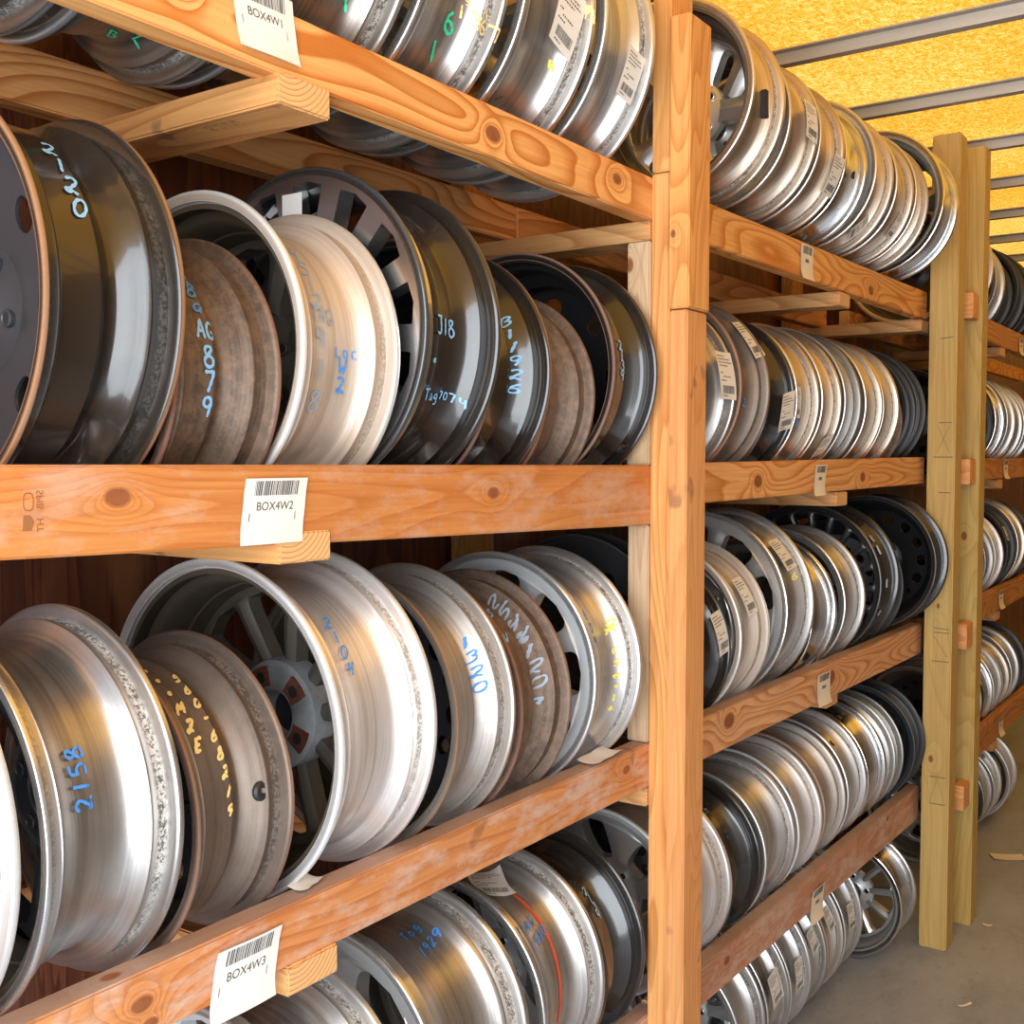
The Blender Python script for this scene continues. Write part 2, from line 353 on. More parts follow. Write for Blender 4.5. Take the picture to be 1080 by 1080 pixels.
# ------------------------------------------------------------------ materials: wheels
def wheelmat(name, base, metal=.9, rough=.32, lip=None, lip_rough=.3, lip_metal=None, residue=0.0, dirt=(.16, .12, .09), dirt_amt=.3, inner=None, coat=0.0, seed=0, rust=0.0, streak=.22, white=.75, band=.45):
    m, nt, b = newmat(name)
    tcn = nd(nt, 'ShaderNodeTexCoord'); t = tcn.outputs['Object']
    uvm = nd(nt, 'ShaderNodeUVMap'); s = nd(nt, 'ShaderNodeSeparateXYZ'); nt.links.new(uvm.outputs[0], s.inputs[0])
    v = mth(nt, 'DIVIDE', s.outputs['Y'], 2.0)
    def zone(a, b_, sft=.008):
        a, b_ = a/2, b_/2; sft /= 2
        return ramp(nt, v, [(max(0, a-sft), 0.0), (a+.0001, 1.0), (b_, 1.0), (min(1, b_+sft), 0.0)])
    tv = mapping(nt, t, (1, 1, 1), (seed*1.7, seed*.9, seed*2.3))
    n1 = noise(nt, tv, 9.0, 5, .65); n2 = noise(nt, tv, 60.0, 5, .75); n3 = noise(nt, tv, 230.0, 4, .75)
    c = mix(nt, mth(nt, 'MULTIPLY', ramp(nt, n1, [(.35, 0.0), (.75, 1.0)]), dirt_amt), base, dirt)
    # fine marks running round the barrel
    tu = nd(nt, 'ShaderNodeCombineXYZ'); nt.links.new(mth(nt, 'MULTIPLY', s.outputs['X'], 5.0), tu.inputs[0]); nt.links.new(mth(nt, 'MULTIPLY', s.outputs['Y'], 60.0), tu.inputs[1])
    st = noise(nt, tu.outputs[0], 1.0, 4, .6)
    c = mix(nt, mth(nt, 'MULTIPLY', ramp(nt, st, [(.4, 0.0), (.7, 1.0)]), streak), c, tuple(x*.5 for x in dirt))
    oi = nd(nt, 'ShaderNodeObjectInfo'); rnd_ = oi.outputs['Random']
    # broad bands of grime and polish round the barrel, different on every wheel
    tb = nd(nt, 'ShaderNodeCombineXYZ'); nt.links.new(mth(nt, 'MULTIPLY', s.outputs['X'], 1.5), tb.inputs[0]); nt.links.new(mth(nt, 'MULTIPLY', s.outputs['Y'], 16.0), tb.inputs[1]); nt.links.new(mth(nt, 'MULTIPLY', rnd_, 40.0), tb.inputs[2])
    bnd = noise(nt, tb.outputs[0], 1.0, 3, .7)
    c = mix(nt, mth(nt, 'MULTIPLY', ramp(nt, bnd, [(.45, 0.0), (.62, 1.0)]), band), c, tuple(x*.55 for x in dirt))
    hv = nd(nt, 'ShaderNodeHueSaturation'); nt.links.new(c, hv.inputs['Color']); nt.links.new(mth(nt, 'ADD', mth(nt, 'MULTIPLY', rnd_, .28), .84), hv.inputs['Value']); c = hv.outputs[0]
    if rust:
        rm = mth(nt, 'MULTIPLY', ramp(nt, n2, [(.42, 0.0), (.62, 1.0)]), rust)
        c = mix(nt, rm, c, mix(nt, n3, (.20, .085, .035), (.42, .30, .22)))
    metalv = metal; roughv = rough
    mm = nd(nt, 'ShaderNodeValue'); mm.outputs[0].default_value = metal; M = mm.outputs[0]
    rr = nd(nt, 'ShaderNodeValue'); rr.outputs[0].default_value = rough; R_ = rr.outputs[0]
    R_ = mth(nt, 'ADD', R_, mth(nt, 'MULTIPLY', n2, .12))
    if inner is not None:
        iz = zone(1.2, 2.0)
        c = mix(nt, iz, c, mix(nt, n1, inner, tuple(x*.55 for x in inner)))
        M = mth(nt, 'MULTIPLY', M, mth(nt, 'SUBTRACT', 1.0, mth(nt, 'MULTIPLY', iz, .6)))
    if residue:
        z = mth(nt, 'MAXIMUM', zone(.838, .885, .025), mth(nt, 'MULTIPLY', zone(.11, .14, .02), .45))
        spk = mth(nt, 'ADD', mth(nt, 'MULTIPLY', n2, .35), mth(nt, 'MULTIPLY', n3, .65))
        rc = mix(nt, ramp(nt, spk, [(.47, 0.0), (.53, 1.0)]), (.05, .045, .04), (white, white*.98, white*.94))
        k = mth(nt, 'MULTIPLY', z, mth(nt, 'MULTIPLY', ramp(nt, noise(nt, tv, 14.0, 3), [(.25, .35), (.5, 1.0)]), residue))
        c = mix(nt, k, c, rc); M = mth(nt, 'MULTIPLY', M, mth(nt, 'SUBTRACT', 1.0, k)); R_ = mth(nt, 'ADD', R_, mth(nt, 'MULTIPLY', k, .4))
    if lip is not None:
        z = mth(nt, 'MAXIMUM', zone(0, .052, .01), zone(.955, 1.1, .01))
        c = mix(nt, z, c, mix(nt, mth(nt, 'MULTIPLY', n3, .6), lip, tuple(x*.45 for x in lip)))
        if lip_metal is not None:
            M = mth(nt, 'ADD', mth(nt, 'MULTIPLY', M, mth(nt, 'SUBTRACT', 1.0, z)), mth(nt, 'MULTIPLY', z, lip_metal))
        R_ = mth(nt, 'ADD', mth(nt, 'MULTIPLY', R_, mth(nt, 'SUBTRACT', 1.0, z)), mth(nt, 'MULTIPLY', z, lip_rough))
    nt.links.new(c, b.inputs['Base Color']); nt.links.new(M, b.inputs['Metallic']); nt.links.new(R_, b.inputs['Roughness'])
    b.inputs['Coat Weight'].default_value = coat; b.inputs['Coat Roughness'].default_value = .08
    bump(nt, b, mth(nt, 'ADD', mth(nt, 'MULTIPLY', n3, .5), st), .16 if rough < .5 else .4, .0008)
    return m
WM = {
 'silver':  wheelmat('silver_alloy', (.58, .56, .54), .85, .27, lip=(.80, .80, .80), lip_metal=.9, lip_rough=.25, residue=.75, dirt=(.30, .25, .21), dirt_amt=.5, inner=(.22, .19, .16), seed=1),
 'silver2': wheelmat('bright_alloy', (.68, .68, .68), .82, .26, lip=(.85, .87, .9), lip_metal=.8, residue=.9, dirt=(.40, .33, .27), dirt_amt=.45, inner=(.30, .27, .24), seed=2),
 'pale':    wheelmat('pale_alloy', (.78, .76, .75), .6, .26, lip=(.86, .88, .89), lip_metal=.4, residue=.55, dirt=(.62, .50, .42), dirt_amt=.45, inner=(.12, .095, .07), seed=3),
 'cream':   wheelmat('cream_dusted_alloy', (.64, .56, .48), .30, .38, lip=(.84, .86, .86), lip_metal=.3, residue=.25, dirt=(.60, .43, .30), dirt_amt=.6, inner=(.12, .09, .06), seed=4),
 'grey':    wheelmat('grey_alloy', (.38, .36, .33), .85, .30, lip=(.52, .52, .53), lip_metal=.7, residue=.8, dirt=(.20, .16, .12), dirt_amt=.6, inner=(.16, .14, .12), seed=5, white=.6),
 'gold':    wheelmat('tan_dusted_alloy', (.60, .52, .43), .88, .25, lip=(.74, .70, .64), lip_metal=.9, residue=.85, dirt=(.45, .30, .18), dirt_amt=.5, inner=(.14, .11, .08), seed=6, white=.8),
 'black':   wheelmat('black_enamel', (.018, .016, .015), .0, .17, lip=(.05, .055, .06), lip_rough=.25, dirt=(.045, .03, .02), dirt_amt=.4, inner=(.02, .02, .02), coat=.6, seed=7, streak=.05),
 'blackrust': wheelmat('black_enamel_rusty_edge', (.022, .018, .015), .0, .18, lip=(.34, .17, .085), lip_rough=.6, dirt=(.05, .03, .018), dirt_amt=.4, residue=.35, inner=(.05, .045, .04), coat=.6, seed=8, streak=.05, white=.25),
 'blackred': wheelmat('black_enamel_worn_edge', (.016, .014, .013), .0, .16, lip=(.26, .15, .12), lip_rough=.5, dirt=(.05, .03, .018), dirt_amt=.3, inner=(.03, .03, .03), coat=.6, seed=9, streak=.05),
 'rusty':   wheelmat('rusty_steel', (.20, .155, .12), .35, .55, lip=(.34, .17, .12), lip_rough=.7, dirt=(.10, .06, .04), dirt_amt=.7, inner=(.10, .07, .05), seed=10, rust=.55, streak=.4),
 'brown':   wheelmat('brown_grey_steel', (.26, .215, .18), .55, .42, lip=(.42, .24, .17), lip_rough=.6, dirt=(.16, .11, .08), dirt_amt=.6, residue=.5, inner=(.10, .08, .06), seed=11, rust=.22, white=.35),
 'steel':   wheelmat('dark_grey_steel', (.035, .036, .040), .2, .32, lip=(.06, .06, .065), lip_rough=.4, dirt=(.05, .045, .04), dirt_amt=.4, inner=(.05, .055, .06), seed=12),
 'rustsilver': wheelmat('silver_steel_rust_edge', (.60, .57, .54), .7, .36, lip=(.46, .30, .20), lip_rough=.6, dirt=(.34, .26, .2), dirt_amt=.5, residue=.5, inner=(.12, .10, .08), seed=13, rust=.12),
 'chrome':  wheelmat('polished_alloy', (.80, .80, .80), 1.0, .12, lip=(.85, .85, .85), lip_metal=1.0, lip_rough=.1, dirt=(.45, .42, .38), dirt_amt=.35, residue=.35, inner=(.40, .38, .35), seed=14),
}
FACE = {
 'silver': simple('silver_face', (.62, .62, .61), .32, .75), 'pale': simple('pale_face', (.66, .68, .69), .38, .5),
 'dark': simple('dark_face', (.045, .045, .05), .3, .3), 'black': simple('black_face', (.015, .015, .016), .22, .0),
 'machined': simple('machined_face', (.62, .60, .60), .2, .95), 'dull': simple('brake_dusted_face', (.10, .085, .068), .5, .35),
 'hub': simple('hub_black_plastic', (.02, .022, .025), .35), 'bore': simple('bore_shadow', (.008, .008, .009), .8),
}
RUSTPAD = wood('rusted_pad', (.13, .042, .022), (.06, .02, .012), 'y', 5, contrast=.8, rough=.85)
CORR = wheelmat('corroded_alloy', (.50, .52, .54), .4, .45, dirt=(.12, .12, .12), dirt_amt=.9, seed=22, rust=0.0)
PAINT = {'blue': simple('blue_paint_marker', (.07, .30, .80), .5), 'sky': simple('pale_blue_paint_marker', (.26, .56, .90), .5), 'faded': simple('faded_blue_marker', (.33, .41, .52), .6),
 'yellow': simple('yellow_paint_marker', (.88, .66, .26), .6), 'lemon': simple('lemon_marker', (.82, .70, .10), .6), 'green': simple('green_paint_marker', (.05, .62, .34), .5),
 'red': simple('orange_red_line', (.80, .10, .03), .5), 'ink': simple('black_marker', (.05, .05, .05), .6)}
PAPER = simple('label_paper', (.82, .80, .76), .7); PRINT = simple('printer_ink', (.07, .07, .07), .8)
RUBBER = simple('black_rubber', (.02, .02, .02), .5); BRASS = simple('brass_valve', (.55, .42, .22), .4, .9)

# ------------------------------------------------------------------ handwriting strokes (cell 0.6 wide, 1 high)
def arc(cx, cy, rx, ry, a0, a1, n=10):
    return [(cx+rx*math.cos(math.radians(a0+(a1-a0)*i/n)), cy+ry*math.sin(math.radians(a0+(a1-a0)*i/n))) for i in range(n+1)]
GL = {
 '0': [arc(.3, .5, .26, .46, 95, 455, 18)], '1': [[(.36, 1), (.28, 0)]], '|': [[(.26, 1), (.34, 0)]], '-': [[(.05, .5), (.55, .52)]],
 '2': [arc(.28, .74, .22, .24, 165, -35, 9)+[(.20, .18)]+arc(.18, .14, .12, .11, 60, 300, 7)+[(.34, .16), (.62, .0)]],
 '3': [arc(.26, .76, .22, .22, 150, -80, 9)+arc(.26, .28, .28, .28, 80, -150, 10)],
 '4': [[(.12, 1), (.06, .5), (.5, .52)], [(.46, .95), (.40, 0)]], '5': [[(.55, 1), (.14, .95), (.10, .58)]+arc(.26, .32, .28, .3, 100, -140, 10)],
 '6': [[(.46, 1), (.2, .7)]+arc(.3, .26, .24, .26, 160, 520, 14)], '7': [[(.04, .95), (.55, .98), (.25, 0)]],
 '8': [[(.5, .88)]+arc(.3, .76, .2, .22, 30, 230, 8)+arc(.3, .25, .24, .26, 60, -250, 14)+[(.5, .88)]],
 '9': [arc(.28, .72, .2, .24, 0, 350, 12)+[(.50, .8), (.40, 0)]],
 'T': [[(0, .95), (.6, 1)], [(.3, .97), (.26, 0)]], 'A': [[(.02, 0), (.26, 1), (.5, 0)], [(.1, .38), (.44, .4)]], 'a': [arc(.26, .28, .22, .26, 40, 380, 12)+[(.46, 0), (.56, .05)]],
 'G': [arc(.3, .5, .28, .46, 50, 330, 12)+[(.56, .45), (.32, .42)]], 'g': [arc(.26, .36, .2, .22, 30, 380, 10)+[(.44, -.2)]+arc(.26, -.2, .18, .16, 0, -150, 6)],
 'L': [[(.08, 1), (.06, .04), (.5, .06)]], 'O': [arc(.3, .45, .24, .36, 90, 450, 14)], 'C': [arc(.34, .45, .26, .4, 60, 300, 10)],
 'W': [[(0, 1), (.12, 0), (.3, .6), (.42, .02), (.6, 1)]], 'w': [[(.05, 1), (.1, .05), (.32, .4), (.4, .05), (.6, 1)]], 'J': [[(.1, .98), (.55, 1)], [(.38, 1), (.36, .2)]+arc(.2, .18, .17, .18, 0, -150, 6)],
 'B': [[(.1, 1), (.1, 0)], [(.1, .95)]+arc(.2, .74, .26, .22, 70, -80, 7)+arc(.2, .27, .32, .26, 80, -90, 8)+[(.1, 0)]],
 'Z': [[(.05, .9), (.55, .95), (.1, .1), (.6, .12)]], 'M': [[(.0, 0), (.1, .95), (.3, .4), (.5, .95), (.6, 0)]], 'E': [[(.55, .95), (.1, .95), (.1, .05), (.55, .05)], [(.1, .5), (.45, .5)]],
 '*': [[(.05, .2), (.5, .85)], [(.5, .2), (.1, .85)], [(.02, .5), (.58, .55)], [(.1, .95), (.5, .95)]], '.': [arc(.3, .5, .1, .1, 0, 360, 8)], '+': [[(.3, .9), (.3, .1)], [(.05, .5), (.55, .5)]],
 '%': [[(.5, 1), (.1, 0)], arc(.12, .8, .1, .12, 0, 360, 8), arc(.45, .2, .1, .12, 0, 360, 8)], 'n': [[(.08, .6), (.1, 0), (.12, .4), (.35, .6), (.45, .0)]], 'r': [[(.1, .7), (.12, 0), (.14, .4), (.45, .65)]], 'k': [[(.1, 1), (.1, 0)], [(.5, .6), (.1, .3), (.5, 0)]], 'e': [[(.08, .35), (.48, .38)]+arc(.28, .3, .22, .26, 20, 300, 10)],
 's': [[(.48, .8), (.2, .85), (.12, .6), (.42, .4), (.38, .1), (.05, .1)]],
}
def resample(pl, step):
    out = [pl[0]]
    for a, b_ in zip(pl, pl[1:]):
        L = math.hypot(b_[0]-a[0], b_[1]-a[1]); n = max(1, int(L/step))
        for i in range(1, n+1): out.append((a[0]+(b_[0]-a[0])*i/n, a[1]+(b_[1]-a[1])*i/n))
    return out
def ribbon(pl, wd):
    vs = []; n = len(pl)
    for i, p in enumerate(pl):
        a = pl[max(0, i-1)]; b_ = pl[min(n-1, i+1)]
        dx, dy = b_[0]-a[0], b_[1]-a[1]; L = math.hypot(dx, dy) or 1
        k = wd*(.6 if i in (0, n-1) else 1)/2*(1+.18*math.sin(i*1.3))
        vs.append((p[0]-dy/L*k, p[1]+dx/L*k)); vs.append((p[0]+dy/L*k, p[1]-dx/L*k))
    return vs, [(2*i, 2*i+1, 2*i+3, 2*i+2) for i in range(n-1)]
def strokes(text, h, wd, mode='axis', rot=0, slant=0.0, adv=.78, line=1.2, lean=0.0, drop=0.0):
    """(p along the axle, q round the rim upwards) ribbons for a handwritten mark"""
    V = []; F = []
    cr, sr = math.cos(math.radians(rot)), math.sin(math.radians(rot))
    lines = text.split('\n') if mode != 'stack' else text.split(' ')
    for li, ln in enumerate(lines):
        for ci, ch in enumerate(ln):
            if ch not in GL: continue
            for pl in GL[ch]:
                P = [(x*h+ci*adv*h, y*h-li*line*h) for x, y in pl]
                if mode == 'stack':
                    yb = -li*line*h; P = [(x*1.25+(y-yb)*lean+yb*slant*.0, y-x*drop) for x, y in P]
                elif mode == 'axis': P = [(x*1.1+y*lean, y-x*drop) for x, y in P]
                elif mode == 'up': P = [(-y, x) for x, y in P]
                elif mode == 'down': P = [(y, -x) for x, y in P]
                P = [(x*cr-y*sr, x*sr+y*cr) for x, y in P]
                v, f = ribbon(resample(P, .0016), wd)
                b0 = len(V); V += v; F += [tuple(b0+i for i in q) for q in f]
    return V, F

# ------------------------------------------------------------------ wheel builder
PROF = {  # (fraction of width, drop below flange radius, v coordinate)
 'alloy': [(0, .005, 0), (0.004, .001, .02), (.012, .0, .04), (.038, .0, .06), (.046, .004, .075), (.052, .0165, .10), (.15, .0165, .17), (.165, .0145, .19), (.19, .024, .22), (.215, .030, .25), (.44, .034, .45), (.447, .0365, .46), (.60, .040, .6), (.70, .039, .66), (.75, .030, .72), (.785, .0205, .77), (.805, .0150, .785), (.825, .0150, .795), (.84, .0170, .80), (.935, .0170, .90), (.942, .006, .925), (.950, .001, .94), (.960, .0, .95), (.985, .0, .97), (.996, .0015, .98), (1.0, .006, 1.0)],
 'steel': [(0, .004, 0), (0.004, .0005, .02), (.010, .0, .04), (.032, .0, .06), (.040, .005, .075), (.046, .0165, .10), (.13, .0165, .17), (.15, .0145, .19), (.18, .022, .22), (.21, .024, .25), (.48, .026, .45), (.485, .028, .46), (.52, .030, .48), (.57, .044, .52), (.64, .047, .62), (.68, .045, .66), (.73, .029, .72), (.775, .021, .77), (.795, .0145, .785), (.82, .0150, .795), (.835, .0170, .80), (.935, .0170, .90), (.945, .006, .925), (.952, .001, .94), (.962, .0, .95), (.988, .0, .97), (.996, .001, .98), (1.0, .004, 1.0)],
}
def interp(tab, x):
    for (a, va, _), (b_, vb, _2) in zip(tab, tab[1:]):
        if a <= x <= b_: return va+(vb-va)*(x-a)/((b_-a) or 1)
    return tab[-1][1]
def lathe(pts, seg, zc, closed=True):
    """pts: (y, r, v)"""
    V = []; U = []; F = []; n = len(pts)
    for j in range(seg+1):
        th = 2*PI*j/seg-PI
        ct, st = math.cos(th), math.sin(th)
        for (y, r, v) in pts: V.append((r*ct, y, zc+r*st)); U.append((j/seg, v))
    for j in range(seg):
        for i in range(n if closed else n-1):
            k = (i+1) % n
            F.append((j*n+i, j*n+k, (j+1)*n+k, (j+1)*n+i))
    return V, F, U
def disc(N, rb, ro, zc, y0, win, s0, p=4, thick=.012, dish=0.0, crown=.004, taper=0.0, ks=4, kw=4, rows=14, twist=0.0, hubdish=.0, pair=False):
    """a spoked or pierced wheel centre; win = window radii, s0 = spoke share of the sector; y0 = its front plane (towards -Y)"""
    w0, w1 = win
    rr = [rb+(w0-rb)*i/4 for i in range(4)]+[w0+(w1-w0)*i/rows for i in range(rows+1)]+[w1+(ro-w1)*i/2 for i in (1, 2)]
    cols = ks+kw; C = N*cols; V = []; keep = []
    spk = []
    for r in rr:
        u = (r-w0)/(w1-w0)
        if 0 <= u <= 1:
            s_ = s0+taper*(u-.5)*2
            s = 1-(1-s_)*max(0.0, 1-abs(2*u-1)**p)**(1.0/p)
        else: s = .985
        s = min(.985, max(.03, s)); spk.append(s)
        f = (r-rb)/(ro-rb)
        yb = y0+dish*(1-f)**1.5*1.0+hubdish*max(0, 1-f*2.2)
        for k in range(N):
            for c in range(cols):
                if c < ks: a = -s+2*s*c/ks; cr = crown*(1-abs(a/s))**.7 if 0 < u < 1 else 0
                else: a = s+(2-2*s)*(c-ks)/kw; cr = 0
                th = (a+2*k)*PI/N+twist*f
                V.append((r*math.cos(th), yb-cr, zc+r*math.sin(th)))
    nf = len(V); nr = len(rr)
    V += [(x, y+thick+(.0 if True else 0), z) for x, y, z in V]
    F = []
    def ok(i, c): return 0 <= i < nr-1 and not (4 <= i < 4+rows and (c % cols) >= ks)
    for i in range(nr-1):
        for c in range(C):
            if not ok(i, c): continue
            a, b_, c2, d = i*C+c, i*C+(c+1) % C, (i+1)*C+(c+1) % C, (i+1)*C+c
            F.append((a, b_, c2, d)); F.append((nf+d, nf+c2, nf+b_, nf+a))
            if not ok(i, (c-1) % C): F.append((a, d, nf+d, nf+a))
            if not ok(i, (c+1) % C): F.append((c2, b_, nf+b_, nf+c2))
            if not ok(i-1, c): F.append((b_, a, nf+a, nf+b_))
            if not ok(i+1, c): F.append((d, c2, nf+c2, nf+d))
    return V, F
STY = {  # N, window in/out (share of outer radius), spoke share, corner power, taper, crown, dish, thick, face colour
 'steel':  dict(N=14, win=(.60, .76), s0=.42, p=2.2, crown=0, dish=.03, thick=.004),
 'steel8': dict(N=8, win=(.58, .76), s0=.62, p=2.2, crown=0, dish=.03, thick=.004),
 'bigwin': dict(N=5, win=(.42, .88), s0=.40, p=3.2, taper=-.06, crown=.008, dish=.02, thick=.03),
 'five':   dict(N=5, win=(.40, .93), s0=.36, p=4, taper=-.10, crown=.012, dish=.02, thick=.03),
 'six':    dict(N=6, win=(.42, .93), s0=.40, p=3.5, taper=-.06, crown=.010, dish=.02, thick=.03),
 'seven':  dict(N=7, win=(.40, .94), s0=.34, p=4, taper=-.05, crown=.008, dish=.02, thick=.028),
 'wide':   dict(N=7, win=(.42, .92), s0=.52, p=5, taper=.10, crown=.006, dish=.02, thick=.03),
 'ten':    dict(N=10, win=(.36, .95), s0=.34, p=6, taper=-.12, crown=.006, dish=.025, thick=.024),
 'turbine': dict(N=20, win=(.34, .95), s0=.36, p=7, taper=-.12, crown=.004, dish=.02, thick=.02, twist=.15),
 'fan':    dict(N=14, win=(.50, .965), s0=.46, p=14, taper=-.08, crown=.0, dish=.012, thick=.03),
 'nine':   dict(N=9, win=(.58, .90), s0=.34, p=4, taper=.0, crown=.006, dish=.02, thick=.03),
}
NW = [0]
def wheel(label, group, yfar, R, wd, mat, sty='seven', fcol='silver', fp=.7, zrail=None, xc=-.188, zc=None, gap=.300, detail=1, kind=None, marks=(), papers=(), valve=None, name='wheel_rim', ph=None, cap=True, lug=5, yaw=0.0, dished=None):
    NW[0] += 1
    if zc is None: zc = zrail+(R if gap == 0 else math.sqrt(R*R-(gap/2+.0005)**2))+.0006
    root = tag(empty(name, (xc, yfar-wd/2, zc-R)), label, 'wheel', group)
    root.rotation_euler = (0, 0, math.radians(yaw))
    seg = 128 if detail else 72
    kind = kind or ('steel' if sty.startswith('steel') else 'alloy')
    tab = PROF[kind]; th = .0035 if kind == 'steel' else .006
    out = [((a-.5)*wd, R-d, v) for a, d, v in tab]
    ins = []
    for a, d, v in reversed(tab):
        if a in (0, 1.0): continue
        if .942 < a: ins.append(((min(a, .99)-.5)*wd-.001, R-.012-th*.3, 1.1))
        elif a < .05: ins.append(((max(a, .01)-.5)*wd+.001, R-.012-th*.3, 1.1))
        else: ins.append(((a-.5)*wd, R-d-th, 1.2+.6*(1-a)))
    V, F, U = lathe(out+ins, seg, R)
    mesh_ob('barrel', V, F, WM[mat], root, uvs=U, smooth=True, auto=50)
    # wheel centre
    S = dict(STY[sty]); S['dish'] = dished or S['dish']; col = S.pop('col', None)
    yl = (fp-.5)*wd
    ro = R-interp(tab, fp)-th-.0005 if fp > .12 else R-.012
    win = S.pop('win'); N = S['N']; rb = .030
    V, F = disc(rb=rb, ro=ro, zc=R, y0=yl, win=(win[0]*ro, win[1]*ro), ks=6 if detail else 4, kw=8 if detail else 3, rows=24 if detail else 10, **{k: v for k, v in S.items() if k not in ('N',)}, N=N)
    if ph is None: ph = (NW[0]*37 % 100)/100*2*PI
    def spin(v):
        c, s = math.cos(ph), math.sin(ph); return [(x*c-(z-R)*s, y, R+x*s+(z-R)*c) for x, y, z in v]
    V = spin(V)
    fm = WM[mat] if fcol is None else (FACE[fcol] if isinstance(fcol, str) else fcol)
    face = mesh_ob('spoked_centre' if not sty.startswith('steel') else 'pierced_disc', V, F, fm, root, smooth=True, auto=35)
    dsh = S['dish']
    # hub ring, centre bore, lug holes
    hy = yl+dsh*.8
    hp = [(hy-.010, .031, 0), (hy-.012, .034, 0), (hy-.010, .037, 0), (hy-.004, .072, 0), (hy+.010, .074, 0), (hy+.010, .031, 0)]
    V, F, U = lathe(hp, 48 if detail else 24, R)
    hub = mesh_ob('hub', V, F, fm, root, smooth=True, auto=35)
    if detail:
        if cap:
            V, F, U = lathe([(hy-.011, .0005, 0), (hy-.011, .024, 0), (hy-.008, .030, 0), (hy+.004, .0305, 0)], 40, R, closed=False)
            mesh_ob('centre_cap', V, F, FACE['hub'], root, smooth=True, auto=35)
        for k in range(lug):
            a = 2*PI*(k+.5)/lug+ph
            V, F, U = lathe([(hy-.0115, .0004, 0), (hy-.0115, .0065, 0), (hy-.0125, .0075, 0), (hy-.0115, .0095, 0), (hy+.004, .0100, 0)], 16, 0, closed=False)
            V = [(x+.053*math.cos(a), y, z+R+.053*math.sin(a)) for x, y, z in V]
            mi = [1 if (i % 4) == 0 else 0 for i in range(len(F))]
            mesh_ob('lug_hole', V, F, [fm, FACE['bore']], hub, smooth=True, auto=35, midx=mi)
    def surf(a, q, lift):    # a: metres from the far flange, q: angle
        fr = min(.999, max(0, (a+wd)/wd)); r = R-interp(tab, fr)+lift
        return (r*math.cos(q), a+wd/2, R+r*math.sin(q))
    zc_ = zc if zc > .1 else .1; hand = max(-.32, min(.25, (zc_-1.63)*.40))
    for mk in marks:
        txt, th0, a0, h, colr = mk[:5]; mode = mk[5] if len(mk) > 5 else 'stack'; kw = mk[6] if len(mk) > 6 else {}
        kw = dict(kw); wdt = min(kw.pop('wd', .0034), h*(.3 if colr == 'yellow' else .17))
        kw.setdefault('lean', .55*math.sin(math.radians(max(-60, min(60, th0))))); kw.setdefault('drop', hand)
        V2, F2 = strokes(txt, h, wdt, mode, **kw)
        rr = R-.04
        V = [surf(a0+p_, math.radians(th0)+q_/rr, .0017) for p_, q_ in V2]
        mesh_ob('painted_mark', V, F2, PAINT[colr], root)
    for pp in papers:
        th0, a0, wx, hx, rot = pp[:5]; wx *= 1.3; curl = pp[5] if len(pp) > 5 else .004
        cr, sr = math.cos(math.radians(rot)), math.sin(math.radians(rot)); rr = R-.03
        base_r = max(R-interp(tab, min(.999, max(0, (a0+k*wx/2+wd)/wd))) for k in (-1, -.5, 0, .5, 1))
        def pmap(p_, q_, lift):
            u_, v_ = p_*cr-q_*sr, p_*sr+q_*cr
            ang = math.radians(th0)+v_/rr; e = (abs(p_)/(wx/2))**3*(abs(q_)/(hx/2))**2
            r = base_r+.0012+lift+curl*e
            return (r*math.cos(ang), a0+u_+wd/2, R+r*math.sin(ang))
        n = 10; V = []; F = []
        for j in range(n+1):
            for i in range(n+1): V.append(pmap((i/n-.5)*wx, (j/n-.5)*hx, 0))
        for j in range(n):
            for i in range(n): F.append((j*(n+1)+i, j*(n+1)+i+1, (j+1)*(n+1)+i+1, (j+1)*(n+1)+i))
        lab = mesh_ob('paper_label', V, F, PAPER, root, smooth=True)
        V = []; F = []
        def barq(x0, x1, y0, y1):
            m_ = max(1, int((x1-x0)/.006)); 
            for i in range(m_):
                xa, xb = x0+(x1-x0)*i/m_, x0+(x1-x0)*(i+1)/m_
                b0 = len(V); V.extend([pmap(xa*wx, y0*hx, .0004), pmap(xb*wx, y0*hx, .0004), pmap(xb*wx, y1*hx, .0004), pmap(xa*wx, y1*hx, .0004)]); F.append((b0, b0+1, b0+2, b0+3))
        rnd = random.Random(int(th0*10)+int(a0*1e4)); x = -.32
        while x < .38:
            bw = rnd.choice((.008, .014, .022)); barq(x, x+bw, -.38, -.22); x += bw+rnd.choice((.010, .016))
        for yl_, xa, xb in ((.40, -.40, .05), (.33, -.40, .30), (.26, -.40, .38), (.19, -.40, .12), (.04, -.40, -.25), (-.04, -.25, .2), (-.12, -.40, -.1), (-.43, -.3, 0)):
            x = xa
            while x < xb:
                ww = rnd.uniform(.03, .09); barq(x, min(x+ww, xb), yl_-.012, yl_+.012); x += ww+.025
        mesh_ob('barcode', V, F, PRINT, lab)
    if valve:
        th0, a0, typ = valve
        a = math.radians(th0); p = Vector(surf(a0, a, 0)); nrm = Vector((math.cos(a), 0, math.sin(a)))
        if typ == 'stem': pf = [(0, .012), (.003, .012), (.006, .009), (.006, .0045), (.001, .004)]; mt = RUBBER
        else: pf = [(0, .010), (.001, .010), (.0015, .0065), (.0012, .0005)]; mt = RUBBER
        t1 = Vector((0, 1, 0)); t2 = nrm.cross(t1); V = []; F = []
        for j in range(24):
            for hh, r_ in pf: V.append(tuple(p+nrm*hh+(t1*math.cos(2*PI*j/24)+t2*math.sin(2*PI*j/24))*r_))
        n = len(pf)
        for j in range(24):
            for i in range(n-1): F.append((j*n+i, j*n+i+1, ((j+1) % 24)*n+i+1, ((j+1) % 24)*n+i))
        F.append(tuple(j*n+n-1 for j in range(24)))
        mesh_ob('valve_stem', V, F, mt, root, smooth=True, auto=40)
